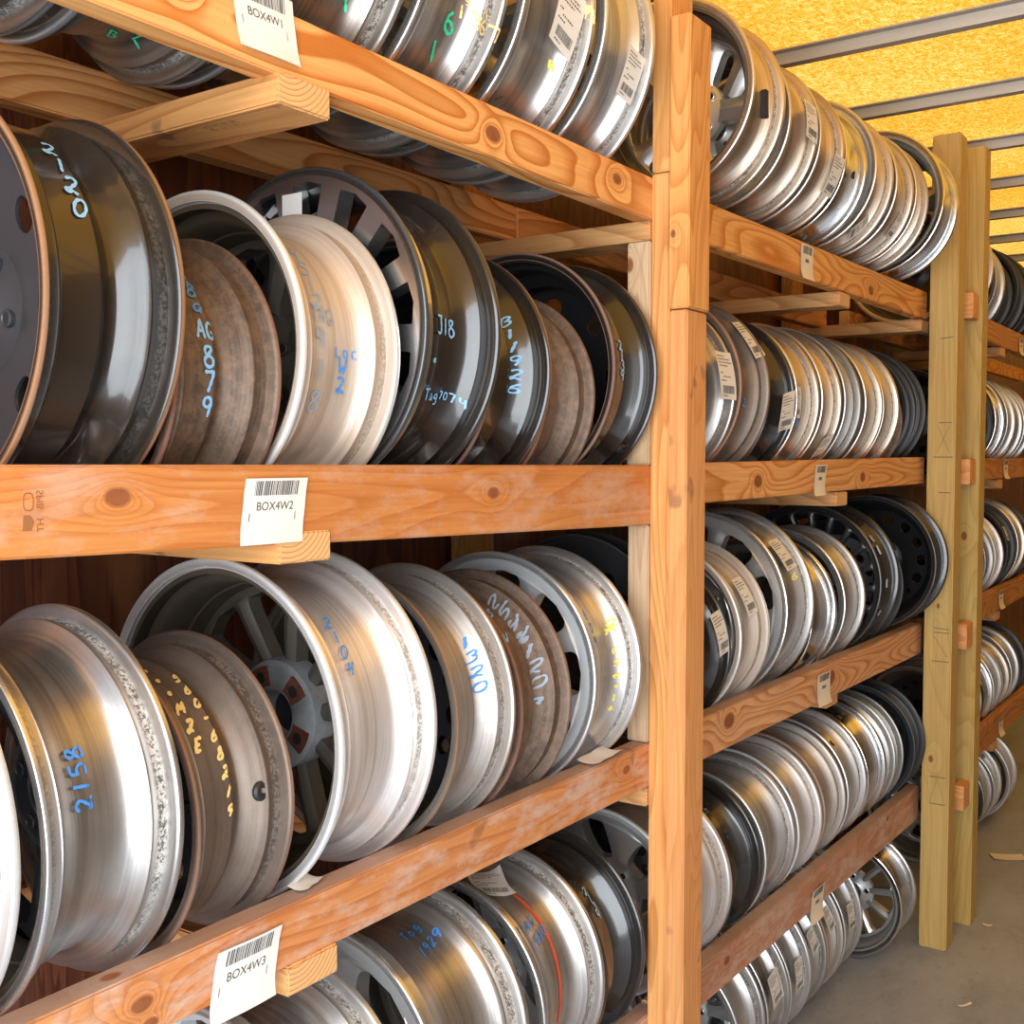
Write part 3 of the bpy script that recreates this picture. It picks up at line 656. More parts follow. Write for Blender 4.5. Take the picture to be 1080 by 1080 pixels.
    root['_w'] = 1; del root['_w']
    return root

# ------------------------------------------------------------------ the wheels, shelf by shelf
Z1, Z2, Z3, Z4 = 2.169, 1.6275, 1.0840, .5475
G = 'wheels on the top shelf of the nearest bay'
wheel('grimy grey alloy wheel at the left end of the top shelf', G, .735, .212, .19, 'grey', zrail=Z1)
wheel('grey wheel with green letters underneath, hanging below the top rail', G, .945, .213, .19, 'grey', zrail=Z1, marks=[('B', -93, -.086, .024, 'green', 'axis'), ('Z', -88, -.062, .022, 'green', 'axis')])
wheel('grey alloy wheel on the top shelf, behind and above the upper hanging paper tag', G, 1.165, .235, .19, 'grey', zrail=Z1, marks=[('3', -96, -.05, .04, 'green', 'axis'), ('-', -94, -.02, .04, 'green', 'axis'), ('|', -40, -.075, .05, 'green', 'stack')])
wheel('grey alloy wheel with a green 6 and yellow 1367 painted on it, top shelf', G, 1.368, .242, .18, 'silver', zrail=Z1, marks=[('|', -18, -.075, .04, 'green', 'stack'), ('6', -33, -.075, .03, 'green', 'stack', dict(wd=.005)), ('|', -46, -.078, .03, 'green', 'stack', dict(wd=.005)), ('|', -8, -.045, .04, 'yellow', 'stack'), ('stek', -21, -.052, .011, 'yellow', 'axis', dict(wd=.002)), ('1367', -26, -.058, .018, 'yellow', 'axis', dict(wd=.003))])
wheel('silver alloy wheel with a paper label above a yellow smear, top shelf', G, 1.600, .247, .20, 'silver', zrail=Z1, papers=[(-9, -.058, .056, .095, -14, .002)], marks=[('*', -30, -.055, .016, 'lemon', 'axis', dict(wd=.008)), ('|', -7, -.02, .025, 'yellow', 'stack', dict(wd=.004)), ('-', -52, -.12, .03, 'ink', 'axis', dict(rot=50, wd=.002))])
wheel('silver alloy wheel with a small paper label, touching the near post on the top shelf', G, 1.800, .250, .175, 'silver2', zrail=Z1, papers=[(-17, -.045, .045, .078, -8, .002)])

G = 'wheels on the second shelf of the nearest bay'
wheel('big glossy black steel wheel with an orange rusty edge, marked 2-20 in pale blue', G, .785, .225, .165, 'blackrust', 'steel8', 'dark', .32, zrail=Z2, marks=[('2 | 2 0', 47, -.108, .021, 'sky', 'stack', dict(wd=.0038, slant=-.12, line=1.25))], ph=.35)
wheel('small rusty steel wheel marked 8079 in blue beside the big glossy black one', G, .962, .1825, .16, 'rusty', 'steel', 'dark', .7, zrail=Z2, marks=[('2 2 8 a', 49, -.101, .018, 'blue', 'stack', dict(slant=-.35, line=1.05)), ('AG', 14, -.105, .021, 'sky', 'axis', dict(wd=.0038, adv=.62)), ('8 7 9', 2, -.100, .022, 'sky', 'stack', dict(wd=.004, line=1.2))])
wheel('cream white alloy wheel marked TAG 918 and LOC W2', G, 1.155, .2075, .183, 'cream', 'seven', 'dull', .60, zrail=Z2, marks=[('4 5 | 2', 41, -.128, .022, 'faded', 'stack', dict(slant=-.25, line=1.1)), ('TAG', 11, -.133, .022, 'faded', 'axis', dict(adv=.62, wd=.003)), ('9 1 8', 0, -.130, .026, 'faded', 'stack', dict(slant=.2, line=1.5)), ('LOC', -3, -.088, .013, 'blue', 'axis', dict(adv=1.05, wd=.0022)), ('w 2', -10, -.080, .021, 'blue', 'stack')])
fanw = wheel('large wheel with flat polished fan spokes, marked J18 and Tag 7074', G, 1.346, .2375, .176, 'black', 'fan', 'machined', .0, zrail=Z2, marks=[('J18', -1.5, -.112, .024, 'sky', 'axis', dict(adv=.6)), ('.', -15, -.118, .02, 'sky', 'axis', dict(wd=.006)), ('Tag', -28.5, -.113, .017, 'sky', 'axis', dict(adv=.74, wd=.0024)), ('7074', -28.5, -.073, .0125, 'sky', 'axis', dict(adv=.80, wd=.0020))])
wheel('glossy black steel wheel with a thin worn edge, marked B-1926', G, 1.529, .2075, .168, 'blackred', 'steel', 'black', .7, zrail=Z2, marks=[('B | 1 9 2 6', 25, -.0585, .0155, 'sky', 'stack', dict(line=1.4))])
wheel('small rusty brown steel wheel between two glossy black ones', G, 1.701, .1875, .16, 'rusty', 'steel', 'dark', .7, zrail=Z2)
wheel('black steel wheel with an open dark mouth, marked 2134, against the pale stud', G, 1.877, .22, .168, 'blackred', 'steel8', 'black', .8, zrail=Z2, marks=[('2 1 3 4', 11, -.102, .017, 'sky', 'stack', dict(line=.98, wd=.0028))], valve=(-43, -.02, 'stem'))

G = 'wheels on the third shelf of the nearest bay'
wheel('pale alloy wheel cut by the left edge of the photo, third shelf', G, .587, .2225, .17, 'pale', zrail=Z3)
wheel('big dull silver wheel marked 2158 in blue, third shelf', G, .780, .2175, .165, 'silver', 'five', 'dark', .8, zrail=Z3, marks=[('2158', 8.5, -.088, .022, 'blue', 'up', dict(adv=.78))])
wheel('brown grey steel wheel covered in yellow painted numbers, with a black valve', G, .965, .195, .150, 'brown', 'steel', 'dark', .8, zrail=Z3, valve=(6, -.036, 'stem'), marks=[('5 6 0 - 6 8 2 1 9', 61, -.090, .013, 'yellow', 'stack', dict(wd=.0036, line=1.6)), ('. . . M 2 E', 69, -.119, .015, 'yellow', 'stack', dict(wd=.0042, line=1.5))])
deep = wheel('large white deep alloy wheel with a rusty hub seen inside, marked 2-04', G, 1.199, .2335, .193, 'pale', 'ten', 'dull', .58, zrail=Z3, cap=False, lug=5, ph=.12, marks=[('2 | 0 4', 44, -.128, .019, 'blue', 'stack', dict(slant=-.15, line=1.2, wd=.003))])
wheel('silver steel wheel with brown edges marked -1320, third shelf', G, 1.413, .2175, .150, 'rustsilver', 'steel', 'dark', .7, zrail=Z3, marks=[('| 3 2 0', 32, -.052, .016, 'blue', 'stack', dict(line=1.45, wd=.0034))])
wheel('rusty brown wheel with faded blue scribbles, third shelf', G, 1.592, .2075, .15, 'rusty', 'steel', 'dark', .7, zrail=Z3, marks=[('2 5 4 % | 2 0 n', 60, -.058, .021, 'faded', 'stack', dict(line=1.25, slant=-.1)), ('s', 50, -.11, .02, 'sky', 'axis'), ('w', 34, -.115, .016, 'sky', 'axis')])
wheel('silver windowed wheel with yellow scribbles and a blue 60, beside the pale stud', G, 1.823, .2185, .172, 'silver2', 'nine', 'pale', .03, zrail=Z3, marks=[('| 6 0 |', 40, -.108, .019, 'blue', 'stack', dict(line=1.35)), ('*', 19, -.055, .028, 'lemon', 'axis'), ('c s e . | +'.replace('c', 'C'), 9, -.050, .014, 'lemon', 'stack', dict(line=1.5, wd=.003))])
wheel('dark steel wheel with round holes glimpsed behind the pale stud, third shelf', G, 2.075, .21, .075, 'steel', 'steel', 'dark', .1, zrail=Z3, xc=-.225, gap=.222, detail=1)

G = 'wheels on the fourth shelf of the nearest bay'
wheel('silver alloy wheel half hidden by the brace under the lowest paper tag', G, 1.178, .203, .20, 'silver2', 'seven', 'pale', .04, zrail=Z4, ph=.3)
wheel('silver alloy wheel with large black windows, marked Tag 1929', G, 1.462, .2125, .235, 'silver', 'bigwin', 'silver', .03, zrail=Z4, marks=[('Tag', 70, -.128, .019, 'blue', 'axis', dict(wd=.0028, adv=.95, lean=.15)), ('1929', 57, -.128, .019, 'blue', 'axis', dict(wd=.0028, adv=.85, lean=.15))], ph=.26)
wheel('silver wheel with an orange red stripe round it, marked TAG 1930', G, 1.706, .21, .20, 'silver', 'five', 'silver', .7, zrail=Z4, papers=[(80, -.108, .052, .085, -35, .012)], marks=[('TAG', 40, -.146, .018, 'blue', 'axis', dict(lean=.1, wd=.0028, adv=.85)), ('1930', 31, -.144, .018, 'blue', 'axis', dict(lean=.1, wd=.0028, adv=.80)), ('|'*1, 36, -.19, .03, 'blue', 'stack'), ('C 2 | |', 20, -.192, .02, 'blue', 'stack')])
wheel('glossy black steel wheel marked 2134 on the fourth shelf', G, 1.866, .205, .15, 'black', 'steel', 'black', .7, zrail=Z4, marks=[('2 1 3 4', 44, -.098, .014, 'sky', 'stack', dict(line=1.05, wd=.0024, lean=.2))])
wheel('silver wheel with broad spokes seen behind the near post, fourth shelf', G, 2.280, .203, .245, 'pale', 'wide', 'silver', .03, zrail=Z4, ph=.35, dished=.075)

G = 'wheels on the top shelf of the second bay'
T = 2.182-.006
def r1(label, yf, R, xc, wd, mat, **k): return wheel(label, G, yf, R, wd, mat, zc=T+R+.002, xc=xc, **k)
sens = r1('wide polished wheel with a black sensor bolted on, top shelf beside the near post', 2.285, .200, -.085, .170, 'gold', sty='five', fp=.75)
r1('alloy wheel with a paper label next after the polished one with the sensor, top shelf', 2.49, .187, -.075, .17, 'gold', sty='five', fp=.05, papers=[(4, -.042, .055, .070, -2, .001)])
r1('alloy wheel with a lower set paper label, third beyond the near post, top shelf', 2.680, .19, -.08, .165, 'gold', sty='seven', fp=.05, papers=[(-21, -.036, .052, .080, -2, .001)])
r1('alloy wheel with a small round black valve hole, top shelf of the second bay', 2.866, .187, -.08, .165, 'chrome', valve=(-8, -.036, 'hole'))
r1('alloy wheel with a broad flat silver rim and dark window, second bay, top shelf', 3.042, .197, -.075, .150, 'gold', sty='nine', fcol='silver', fp=.02, papers=[(-48, -.05, .05, .06, -30, .001)])
r1('alloy wheel with a slim label low on its side, top shelf of the second bay', 3.215, .19, -.062, .16, 'gold', papers=[(-32, -.036, .040, .07, -4, .001)])
r1('slim pale wheel squeezed in before the open mouthed one, second bay, top shelf', 3.36, .195, -.065, .125, 'gold', detail=0)
r1('shining alloy wheel with an open dark mouth, beside the square posts on the top shelf', 3.565, .215, -.05, .17, 'chrome', sty='seven', fcol='dull', fp=.75, detail=1)

G = 'wheels on the second shelf of the second bay'
def r2(label, yf, R, wd, mat, **k): return wheel(label, G, yf, R, wd, mat, zrail=Z2+.004, **k)
r2('silver wheel with a large white label, right of the near post on the second shelf', 2.262, .2075, .16, 'silver', papers=[(9, -.045, .062, .088, 0, .002)])
r2('scuffed brown wheel with a tilted label near its top, second shelf', 2.436, .215, .165, 'brown', papers=[(34, -.03, .055, .088, 10, .002)], marks=[('2', -12, -.06, .018, 'blue', 'axis')])
r2('glossy black wheel with a white label, second shelf of the second bay', 2.616, .2075, .168, 'black', papers=[(-9, -.048, .062, .078, 8, .004)])
r2('tan alloy wheel with a narrow label and a blue mark below it, second shelf', 2.788, .2075, .16, 'gold', papers=[(-1, -.075, .042, .080, 0, .001)], marks=[('98', -20, -.07, .018, 'blue', 'axis', dict(wd=.005))])
r2('tan alloy wheel with a label low beside the rail, middle of the second shelf', 2.952, .210, .150, 'gold', papers=[(-37, -.03, .055, .075, 14, .002)])
r2('smooth grey steel wheel between tan alloy ones, second shelf of the second bay', 3.108, .2125, .135, 'grey')
r2('tan alloy wheel with a small blue dot, second shelf of the second bay', 3.311, .2125, .16, 'gold', marks=[('.', -22, -.10, .015, 'blue', 'axis', dict(wd=.006))], sty='five', fp=.05)
r2('tan alloy wheel with the brightest polished edge, right of the blue dotted one, second shelf', 3.480, .212, .16, 'gold')
r2('small dark brown wheel on the second shelf, third from the square posts', 3.590, .190, .10, 'rusty', detail=0)
wheel('black wheel on the second shelf, last but one before the square posts', G, 3.690, .203, .095, 'steel', 'steel', zrail=1.641, detail=0)
wheel('black wheel against the square posts on the second shelf', G, 3.795, .208, .10, 'steel', 'steel', zrail=1.641, detail=0)

G = 'wheels on the third shelf of the second bay'
def r3(label, yf, R, wd, mat, **k): return wheel(label, G, yf, R, wd, mat, zrail=Z3+.002, **k)
r3('small black wheel with a hanging label, right of the near post, third shelf', 2.285, .1925, .16, 'black', papers=[(14, -.03, .05, .08, 8, .001)], sty='five', fp=.7)
r3('pale wheel with a slanted label at its top, third shelf of the second bay', 2.47, .2075, .168, 'cream', sty='five', fp=.1, papers=[(27, -.062, .045, .085, 6, .001)])
r3('large silver wheel with rounded open windows in its face, third shelf of the second bay', 2.688, .2365, .185, 'silver', sty='nine', fcol='silver', fp=.02, papers=[(36, -.068, .058, .080, 6, .001)], marks=[('6', 18, -.05, .014, 'lemon', 'axis', dict(wd=.0025))])
r3('tan barrelled wheel with a wide shining rim, after the large windowed one', 2.965, .2, .19, 'chrome', sty='seven', fcol='dull', fp=.7)
r3('tan dusted alloy wheel with yellow smudges, third shelf of the second bay', 3.190, .2075, .18, 'silver', marks=[('*', 44, -.10, .022, 'lemon', 'axis', dict(wd=.007)), ('*', 30, -.075, .022, 'lemon', 'axis', dict(wd=.007))])
r3('large black wheel with many thin spokes and bright weights on its rim, third shelf', 3.442, .2325, .19, 'black', sty='turbine', fcol='dark', fp=.10)
r3('dark brown steel wheel behind the many spoked black one, third shelf', 3.570, .208, .10, 'steel', sty='steel', detail=0)
wheel('glossy black wheel bulging out past the square posts, third shelf of the second bay', G, 3.755, .215, .16, 'black', 'steel', 'black', .8, zc=1.0825+.2165, xc=-.105)

G = 'wheels on the fourth shelf of the second bay'
def r4(label, yf, R, wd, mat, **k): return wheel(label, G, yf, R, wd, mat, zrail=Z4-.002, **k)
r4('dark glossy steel wheel with a small blue mark, fourth shelf of the second bay', 2.47, .195, .175, 'black', sty='steel', fp=.7, marks=[('7c'.replace('c', '2'), 29, -.10, .016, 'blue', 'axis')])
r4('bright silver wheel right of the dark glossy one, fourth shelf of the second bay', 2.691, .1955, .2, 'silver2')
r4('smooth pale wheel with a blue 38, fourth shelf of the second bay', 2.879, .1975, .175, 'pale', marks=[('38', 27, -.12, .02, 'blue', 'axis', dict(wd=.004))])
r4('silver wheel with a brown stained band, fourth shelf of the second bay', 3.064, .2, .172, 'rustsilver', valve=None)
r4('silver wheel with a round black valve near its top, fourth shelf of the second bay', 3.245, .2025, .168, 'silver2', valve=(46, -.050, 'hole'))
r4('yellow edged wheel with a dark window and a black valve hole, fourth shelf', 3.435, .203, .178, 'chrome', sty='seven', fp=.03, fcol='dark', valve=(-26, -.045, 'hole'))
r4('silver wheel with a tan stain, fourth shelf, third from the square posts', 3.545, .2, .10, 'silver', detail=0)
r4('silver wheel with a grimy edge, fourth shelf, last but one before the square posts', 3.640, .198, .09, 'grey', detail=0)
wheel('black wheel bulging against the square posts, fourth shelf of the second bay', G, 3.775, .1975, .125, 'steel', 'steel', 'dark', .8, zc=.5435+.1975-.052+.004, xc=-.155)

G = 'wheels standing on the floor under the second bay'
def r0(label, yf, R, wd, mat, xc, **k): return wheel(label, G, yf, R, wd, mat, zc=R+.002, xc=xc, **k)
r0('bright silver wheel on the floor nearest the near post', 2.62, .21, .16, 'silver2', -.25)
r0('silver wheel on the floor with a big white label, second from the near post', 2.785, .212, .155, 'silver', -.25, papers=[(12, -.052, .055, .075, 8, .002)])
r0('silver wheel on the floor with a curled label, third from the near post', 2.945, .212, .155, 'silver2', -.25, papers=[(4, -.050, .045, .080, 4, .002)])
r0('silver wheel on the floor with a half hidden label, fourth from the near post', 3.075, .21, .125, 'silver', -.25, papers=[(18, -.045, .045, .06, 12, .001)])
r0('silver wheel on the floor below the hanging paper tag of the lowest rail', 3.215, .212, .135, 'rustsilver', -.25, papers=[(21, -.045, .045, .06, 10, .001)])
r0('silver wheel on the floor with an upright label, last but one in its row', 3.395, .212, .165, 'silver2', -.25, papers=[(7, -.055, .048, .075, 0, .001)])
r0('deep polished wheel with paired spokes standing last on the floor before the square posts', 3.745, .19, .17, 'chrome', -.16, sty='ten', fcol='silver', fp=.42)

FAR = [
 ('top', Z1+.02, [(4.42, .215, 'gold', 'tan rimmed wheel just right of the square posts, top shelf of the farthest bay'), (4.641, .235, 'gold', 'tallest tan wheel, top shelf of the farthest bay'), (4.952, .215, 'silver', 'smooth silver wheel, top shelf of the farthest bay'), (5.16, .205, 'steel', 'black wheel beside the smooth silver one, top shelf of the farthest bay'), (5.36, .22, 'steel', 'large black wheel, top shelf of the farthest bay'), (5.58, .225, 'steel', 'black wheel at the right edge of the photo, top shelf'), (5.8, .22, 'steel', 'black wheel deepest in on the farthest top shelf')]),
 ('second', Z2+.006, [(4.45, .2, 'black', 'black wheel just right of the square posts, second shelf of the farthest bay'), (4.66, .205, 'black', 'second black wheel on the second shelf of the farthest bay'), (4.84, .20, 'steel', 'dark wheel before the silver ones, second shelf of the farthest bay'), (5.013, .2125, 'chrome', 'open silver wheel with bright weights, second shelf of the farthest bay'), (5.227, .215, 'silver2', 'silver wheel with a speckled edge, second shelf of the farthest bay'), (5.42, .21, 'silver', 'silver wheel at the right edge of the photo, second shelf'), (5.62, .21, 'silver2', 'silver wheel deepest in on the farthest second shelf')]),
 ('third', Z3, [(4.6, .19, 'black', 'black wheel just right of the square posts, third shelf of the farthest bay'), (4.78, .19, 'silver2', 'small silver wheel on the third shelf of the farthest bay'), (4.945, .195, 'silver', 'silver wheel second in line on the farthest third shelf'), (5.115, .20, 'pale', 'pale grey wheel on the third shelf of the farthest bay'), (5.31, .21, 'steel', 'black wheel with a small label, third shelf of the farthest bay'), (5.52, .215, 'gold', 'tan grey wheel, third shelf of the farthest bay'), (5.72, .21, 'steel', 'dark wheel at the right edge of the photo, third shelf')]),
 ('fourth', Z4-.02, [(4.62, .185, 'silver', 'silver wheel just right of the square posts, fourth shelf of the farthest bay'), (4.82, .187, 'silver2', 'bright silver wheel second in line on the farthest fourth shelf'), (5.022, .1875, 'chrome', 'shining wheel third in line on the farthest fourth shelf'), (5.19, .19, 'silver2', 'silver wheel fourth in line on the farthest fourth shelf'), (5.353, .19, 'gold', 'tan reflecting wheel, fourth shelf of the farthest bay'), (5.53, .1975, 'silver2', 'bright silver wheel near the right edge, farthest fourth shelf'), (5.72, .1975, 'steel', 'black wheel at the right edge of the photo, fourth shelf')]),
]
for nm, z, L in FAR:
    prev = 4.2
    for k, (yf, R, mt, lb) in enumerate(L):
        wd = min(.17, yf-prev-.008); prev = yf
        kw = {}
        if nm == 'third' and k == 4: kw['papers'] = [(22, -.05, .035, .06, -10, .001)]
        wheel(lb, 'wheels on the %s shelf of the farthest bay' % nm, yf, R, wd, mt, 'five' if k % 2 else 'steel', 'dark', .1 if mt == 'chrome' else .7, zrail=z, detail=0, **kw)
prev = 4.55
for k, (yf, R, xc, mt, lb) in enumerate([(4.74, .195, -.2, 'silver', 'silver wheel on the floor just right of the square posts'), (4.93, .188, -.2, 'steel', 'dark wheel on the floor beyond the square posts'), (5.10, .188, -.2, 'silver', 'silver wheel on the floor beyond the dark one'), (5.25, .188, -.19, 'silver2', 'silver wheel on the floor with a bit of white label'), (5.44, .195, -.17, 'pale', 'pale wheel standing last on the floor under the farthest bay')]):
    wheel(lb, 'wheels standing on the floor under the farthest bay', yf, R, min(.16, yf-prev-.008), mt, 'five', 'silver', .7, zc=R+.002, xc=xc, detail=0, papers=[(55, -.05, .05, .06, 0, .001)] if k == 3 else ()); prev = yf

# ------------------------------------------------------------------ special fittings on single wheels
# rusty mounting pads round the corroded hub of the deep white wheel
R = .2335; hy = (.58-.5)*.193+.02*.8
hubo = [c for c in deep.children if c.name.startswith('hub')][0]
V, F, U = lathe([(hy-.014, .034, 0), (hy-.020, .036, 0), (hy-.022, .040, 0), (hy-.020, .068, 0), (hy-.016, .078, 0), (hy-.006, .080, 0), (hy+.02, .080, 0), (hy+.03, .030, 0), (hy-.008, .030, 0)], 64, R)
mesh_ob('mounting_flange', V, F, CORR, deep, uvs=U, smooth=True, auto=40)
for k in range(5):
    a0 = 2*PI*(k+.5)/5+.12; V = []; F = []
    n = 8
    for yy in (hy-.0235, hy-.018):
        for ri, r in enumerate((.042, .056, .071)):
            for i in range(n+1):
                th = a0+(i/n-.5)*(.62-.06*ri); V.append((r*math.cos(th), yy, R+r*math.sin(th)))
    m1 = n+1
    for l in range(2):
        for r_ in range(2):
            for i in range(n):
                q = (l*3*m1+r_*m1+i, l*3*m1+r_*m1+i+1, l*3*m1+(r_+1)*m1+i+1, l*3*m1+(r_+1)*m1+i)
                F.append(q if l == 0 else q[::-1])
    for i in range(n):
        F.append((i, i+1, 3*m1+i+1, 3*m1+i)); F.append((2*m1+i, 2*m1+i+1, 5*m1+i+1, 5*m1+i))
    for e in (0, n):
        for r_ in range(2): F.append((r_*m1+e, (r_+1)*m1+e, 3*m1+(r_+1)*m1+e, 3*m1+r_*m1+e))
    pad = tag(mesh_ob('mounting_pad', V, F, RUSTPAD, deep), 'rusty brown mounting pad')
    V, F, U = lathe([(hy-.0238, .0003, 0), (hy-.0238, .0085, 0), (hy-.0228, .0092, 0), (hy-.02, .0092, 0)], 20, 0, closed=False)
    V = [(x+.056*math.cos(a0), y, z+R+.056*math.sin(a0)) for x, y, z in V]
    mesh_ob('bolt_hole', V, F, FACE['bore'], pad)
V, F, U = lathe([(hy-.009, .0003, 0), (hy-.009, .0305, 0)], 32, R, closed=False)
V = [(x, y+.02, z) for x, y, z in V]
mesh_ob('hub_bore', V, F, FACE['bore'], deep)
# black pressure sensor on the first wheel of the second bay, top shelf
p0 = Vector((.160*math.cos(-.07), -.012, .200+.160*math.sin(-.07)))
def lbox(name, parent, c, s, m, bev=.002, rot=0):
    bm = bmesh.new(); bmesh.ops.create_cube(bm, size=1.0); bmesh.ops.scale(bm, vec=s, verts=bm.verts)
    bmesh.ops.bevel(bm, geom=list(bm.edges), offset=bev, segments=2, affect='EDGES')
    me = D.meshes.new(name); bm.to_mesh(me); bm.free(); me.materials.append(m)
    o = D.objects.new(name, me); COL.objects.link(o); o.parent = parent; o.location = c; o.rotation_euler = (0, rot, 0); return o
ps = tag(lbox('pressure_sensor', sens, p0+Vector((.010, .055, 0)), (.014, .016, .058), RUBBER), 'black pressure sensor')
lbox('sensor_nut', ps, (.004, .014, -.004), (.012, .012, .014), RUBBER)
# the orange red line round the TAG 1930 wheel
for o in list(COL.objects):
    if o.get('label', '').startswith('silver wheel with an orange red stripe'): strip = o
R, wd = .21, .20; V = []; F = []
for i in range(49):
    a = math.radians(68-1.75*i)
    for dy in (-.0048, .0048):
        y = -.088+.004*math.sin(i*.12)+dy*(1-.25*math.sin(i*.5)**2); r = R-interp(PROF['alloy'], (y+wd)/wd)+.001
        V.append((r*math.cos(a), y+wd/2, R+r*math.sin(a)))
for i in range(48): F.append((2*i, 2*i+1, 2*i+3, 2*i+2))
tag(mesh_ob('painted_stripe', V, F, PAINT['red'], strip), 'orange red painted stripe')
# a label stuck inside a window of the fan spoked wheel
fn = FACE['machined']
V = [(.005, -.095, .405), (.045, -.095, .405), (.045, -.095, .438), (.005, -.095, .438)]
V = [(x-.03, y, z) for x, y, z in V]
mesh_ob('paper_label', V, [(0, 1, 2, 3)], PAPER, fanw)
# bright clip-on weights on the many spoked black wheel
for o in list(COL.objects):
    if o.get('label', '').startswith('large black wheel with many thin spokes'): wt = o
R, wd = .2325, .19
for q, a_, ln in ((38, -.048, .024), (27, -.048, .030), (-2, -.046, .026), (-28, -.044, .018)):
    a = math.radians(q); r = R-interp(PROF['alloy'], (a_+wd)/wd)+.002
    lbox('balance_weight', wt, (r*math.cos(a), a_+wd/2, R+r*math.sin(a)), (.004, .016, ln), FACE['silver'], .001, -a)

# ------------------------------------------------------------------ paper tags stapled to the front rails
def font_mesh(txt, size):
    cu = D.curves.new('txt', 'FONT'); cu.body = txt; cu.size = size; cu.align_x = 'CENTER'; cu.align_y = 'CENTER'
    ob = D.objects.new('txt', cu); COL.objects.link(ob)
    bpy.context.view_layer.update()
    dg = bpy.context.evaluated_depsgraph_get()
    me = D.meshes.new_from_object(ob.evaluated_get(dg))
    V = [tuple(v.co) for v in me.vertices]; F = [tuple(p.vertices) for p in me.polygons]
    D.objects.remove(ob); D.meshes.remove(me); return V, F
def rail_tag(label, txt, yc, zc_, wy, hz, skew, curl, tone=PAPER, shx=0.0, group=None):
    """flat paper in the plane of the rail face; skew = rise along Y; shx = lean of its upright edges"""
    def pm(u, v, lift=0.0):      # u,v in -.5 .. .5
        y = yc+u*wy+shx*v; z = zc_+v*hz+skew*u*wy
        x = .0022+lift+curl*(max(0, -v-.12)*2)**2*1.0+curl*.5*max(0, v-.3)*2+.0016*math.sin(u*6+1)*abs(v)+.0012
        return (x, y, z)
    def loc(p): return (p[0], p[1]-yc, p[2]-zc_)
    n = 14; V = [loc(pm(i/n-.5, j/n-.5)) for j in range(n+1) for i in range(n+1)]
    F = [(j*(n+1)+i, j*(n+1)+i+1, (j+1)*(n+1)+i+1, (j+1)*(n+1)+i) for j in range(n) for i in range(n)]
    o = mesh_ob('paper_tag', V, F, tone, loc=(0, yc, zc_), smooth=True); tag(o, label, 'paper tag', group)
    V = []; F = []; rnd = random.Random(len(label)); u = -.34
    while u < .36:
        bw = rnd.choice((.006, .012, .02))
        for vv in range(4):
            b0 = len(V); va, vb = .24+.055*vv, .24+.055*(vv+1)
            V += [loc(pm(u, va, .0004)), loc(pm(u+bw, va, .0004)), loc(pm(u+bw, vb, .0004)), loc(pm(u, vb, .0004))]; F.append((b0, b0+1, b0+2, b0+3))
        u += bw+rnd.choice((.009, .014))
    mesh_ob('barcode', V, F, PRINT, o)
    if txt:
        TV, TF = font_mesh(txt, hz*.185)
        V = [loc(pm(x/wy, y/hz+.07, .0005)) for x, y, z in TV]
        mesh_ob('printed_text', V, TF, PRINT, o)
    else:
        V = []; F = []
        for k in range(5):
            b0 = len(V); ua = -.14+.06*k
            V += [loc(pm(ua, .0, .0004)), loc(pm(ua+.042, .0, .0004)), loc(pm(ua+.042, .10, .0004)), loc(pm(ua, .10, .0004))]; F.append((b0, b0+1, b0+2, b0+3))
        mesh_ob('printed_text', V, F, PRINT, o)
    for uu in (-.40, .33):
        V = [loc(pm(uu, -.02, .0006)), loc(pm(uu+.014, -.02, .0006)), loc(pm(uu+.014, -.15, .0006)), loc(pm(uu, -.15, .0006))]
        mesh_ob('staple', V, [(0, 1, 2, 3)], simple('staple_wire', (.6, .6, .6), .4, .8), o)
GT = 'paper tags on the front rails'
rail_tag('white paper tag printed BOX4W1 on the top rail', 'BOX4W1', .933, 2.140, .095, .074, .0, .006, shx=-.012, group=GT)
rail_tag('white paper tag printed BOX4W2 on the second rail', 'BOX4W2', .938, 1.568, .100, .078, .0, .006, shx=.012, group=GT)
rail_tag('white paper tag printed BOX4W3 on the third rail', 'BOX4W3', .885, 1.022, .100, .080, .0, .012, shx=.016, group=GT)
PT = simple('warm_label_paper', (.82, .72, .58), .7)
rail_tag('small cream paper tag on the top rail of the second bay', '', 2.725, 2.117, .085, .085, .0, .012, PT, group=GT)
rail_tag('small cream paper tag on the second rail of the second bay', '', 2.84, 1.575, .085, .08, .0, .012, PT, shx=.02, group=GT)
rail_tag('small cream paper tag on the third rail of the second bay', '', 2.89, 1.022, .10, .085, .0, .012, PT, group=GT)
rail_tag('small cream paper tag on the lowest rail of the second bay', '', 2.86, .452, .095, .085, .0, .014, PT, shx=.02, group=GT)
for (y, z, nm) in ((5.44, 2.13, 'top'), (5.16, 1.585, 'second'), (5.12, 1.03, 'third'), (5.17, .47, 'lowest')):
    rail_tag('curled paper tag on the %s rail of the farthest bay' % nm, '', y, z, .09, .08, 0, .02, PT, group=GT)

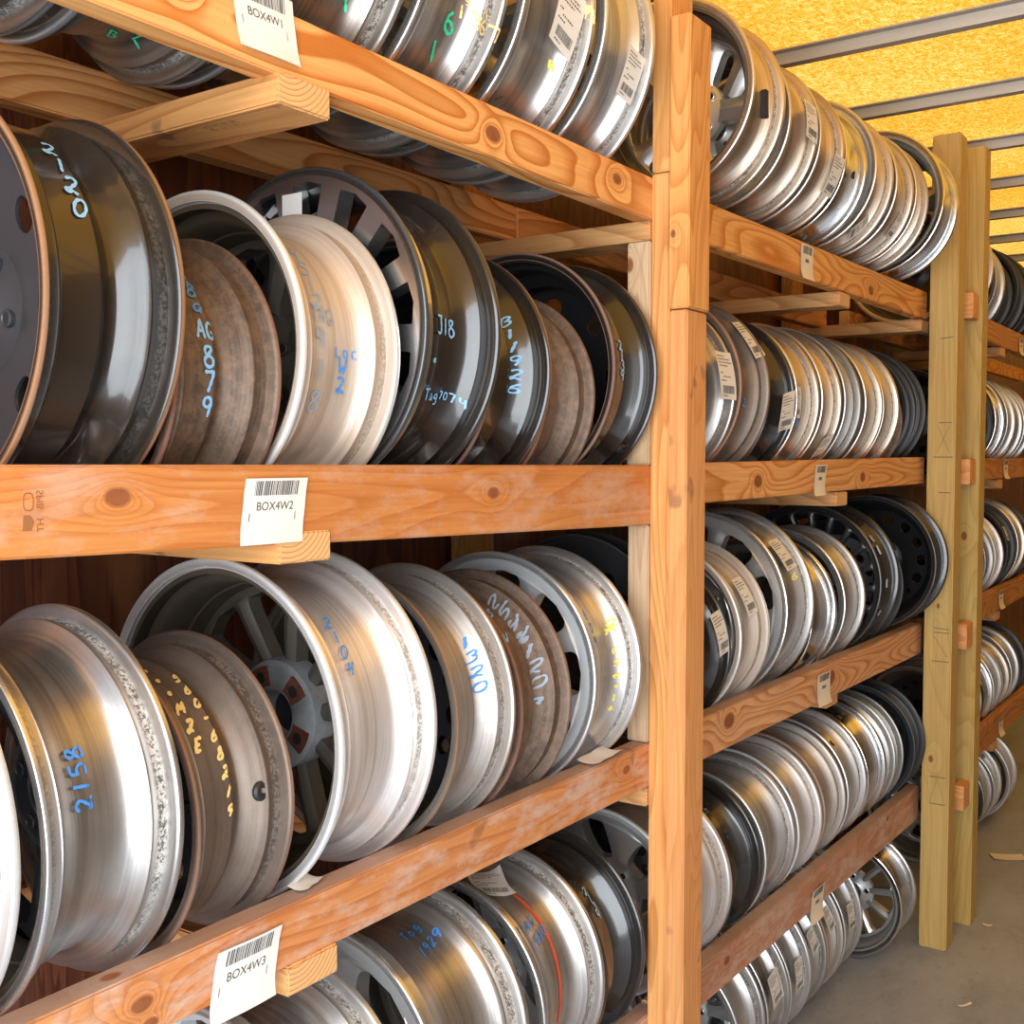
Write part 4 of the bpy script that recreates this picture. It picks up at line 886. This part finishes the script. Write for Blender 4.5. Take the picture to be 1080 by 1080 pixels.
# loose bits of paper
def scrap(name, label, loc, w_, h_, rot, mt=PAPER, lift=.004, cat='paper'):
    n = 6; V = []; F = []
    for j in range(n+1):
        for i in range(n+1):
            u, v = i/n-.5, j/n-.5; V.append((u*w_, v*h_, .0015+lift*(u*2)**2+lift*.5*math.sin(v*5)**2))
    for j in range(n):
        for i in range(n): F.append((j*(n+1)+i, j*(n+1)+i+1, (j+1)*(n+1)+i+1, (j+1)*(n+1)+i))
    o = mesh_ob(name, V, F, mt, loc=loc, smooth=True); o.rotation_euler = (0, 0, rot) if not isinstance(rot, tuple) else rot
    return tag(o, label, cat)
scrap('paper_scrap', 'cream paper scrap lying on the floor at the right edge', (.10, 4.86, .0), .13, .07, .5, PT)
scrap('paper_scrap', 'tiny pale paper scrap on the floor in front of the larger one', (.18, 4.10, .0), .03, .015, .2, PT)
scrap('paper_scrap', 'thin pale scratch of paper on the floor near the square posts', (.25, 3.45, .0), .05, .01, 1.0, PT)
scrap('paper_scrap', 'white label lying on the third rail beneath the windowed silver wheel', (-.022, 1.76, 1.0825), .045, .11, .1)
scrap('paper_scrap', 'white corner of a label poking over the third rail beside the deep white wheel', (-.03, 1.02, 1.0785), .03, .05, .3)

# grade stamp on the second rail and a scribble under the upper brace
def on_rail(name, txt, y, z, size, m, par):
    V, F = font_mesh(txt, size); o = mesh_ob(name, [(0, v[1]*-1, -v[0]) for v in V], [f[::-1] for f in F], m, loc=(.0006, y, z)); return rk(o, par)
STAMP = simple('stamp_ink', (.30, .12, .04), .8)
on_rail('grade_stamp', 'SPIB', .634, 1.5905, .0105, STAMP, rack); on_rail('grade_stamp', 'HT', .634, 1.5655, .0105, STAMP, rack)
V = []; F = []
for i in range(25):
    a = 2*PI*i/24
    for k in (1.0, .86): V.append((0, (abs(math.cos(a))**.6*math.copysign(1, math.cos(a)))*.0055*k, (abs(math.sin(a))**.6*math.copysign(1, math.sin(a)))*.009*k))
for i in range(24): F.append((2*i, 2*i+1, 2*i+3, 2*i+2))
rk(mesh_ob('grade_stamp', V, F, STAMP, loc=(.0006, .6215, 1.5885)), rack)
rk(mesh_ob('grade_stamp', [(0, -.005, -.008), (0, .004, -.008), (0, .007, 0), (0, .003, .007), (0, -.004, .007)], [(0, 1, 2, 3, 4)], STAMP, loc=(.0006, .620, 1.5685)), rack)
V2, F2 = strokes('82ww', .020, .0009, 'down')
rk(mesh_ob('pencil_scribble', [(-q, p_, 0) for p_, q in V2], F2, pencil, loc=(-.15, .965, 2.0518)), rack)
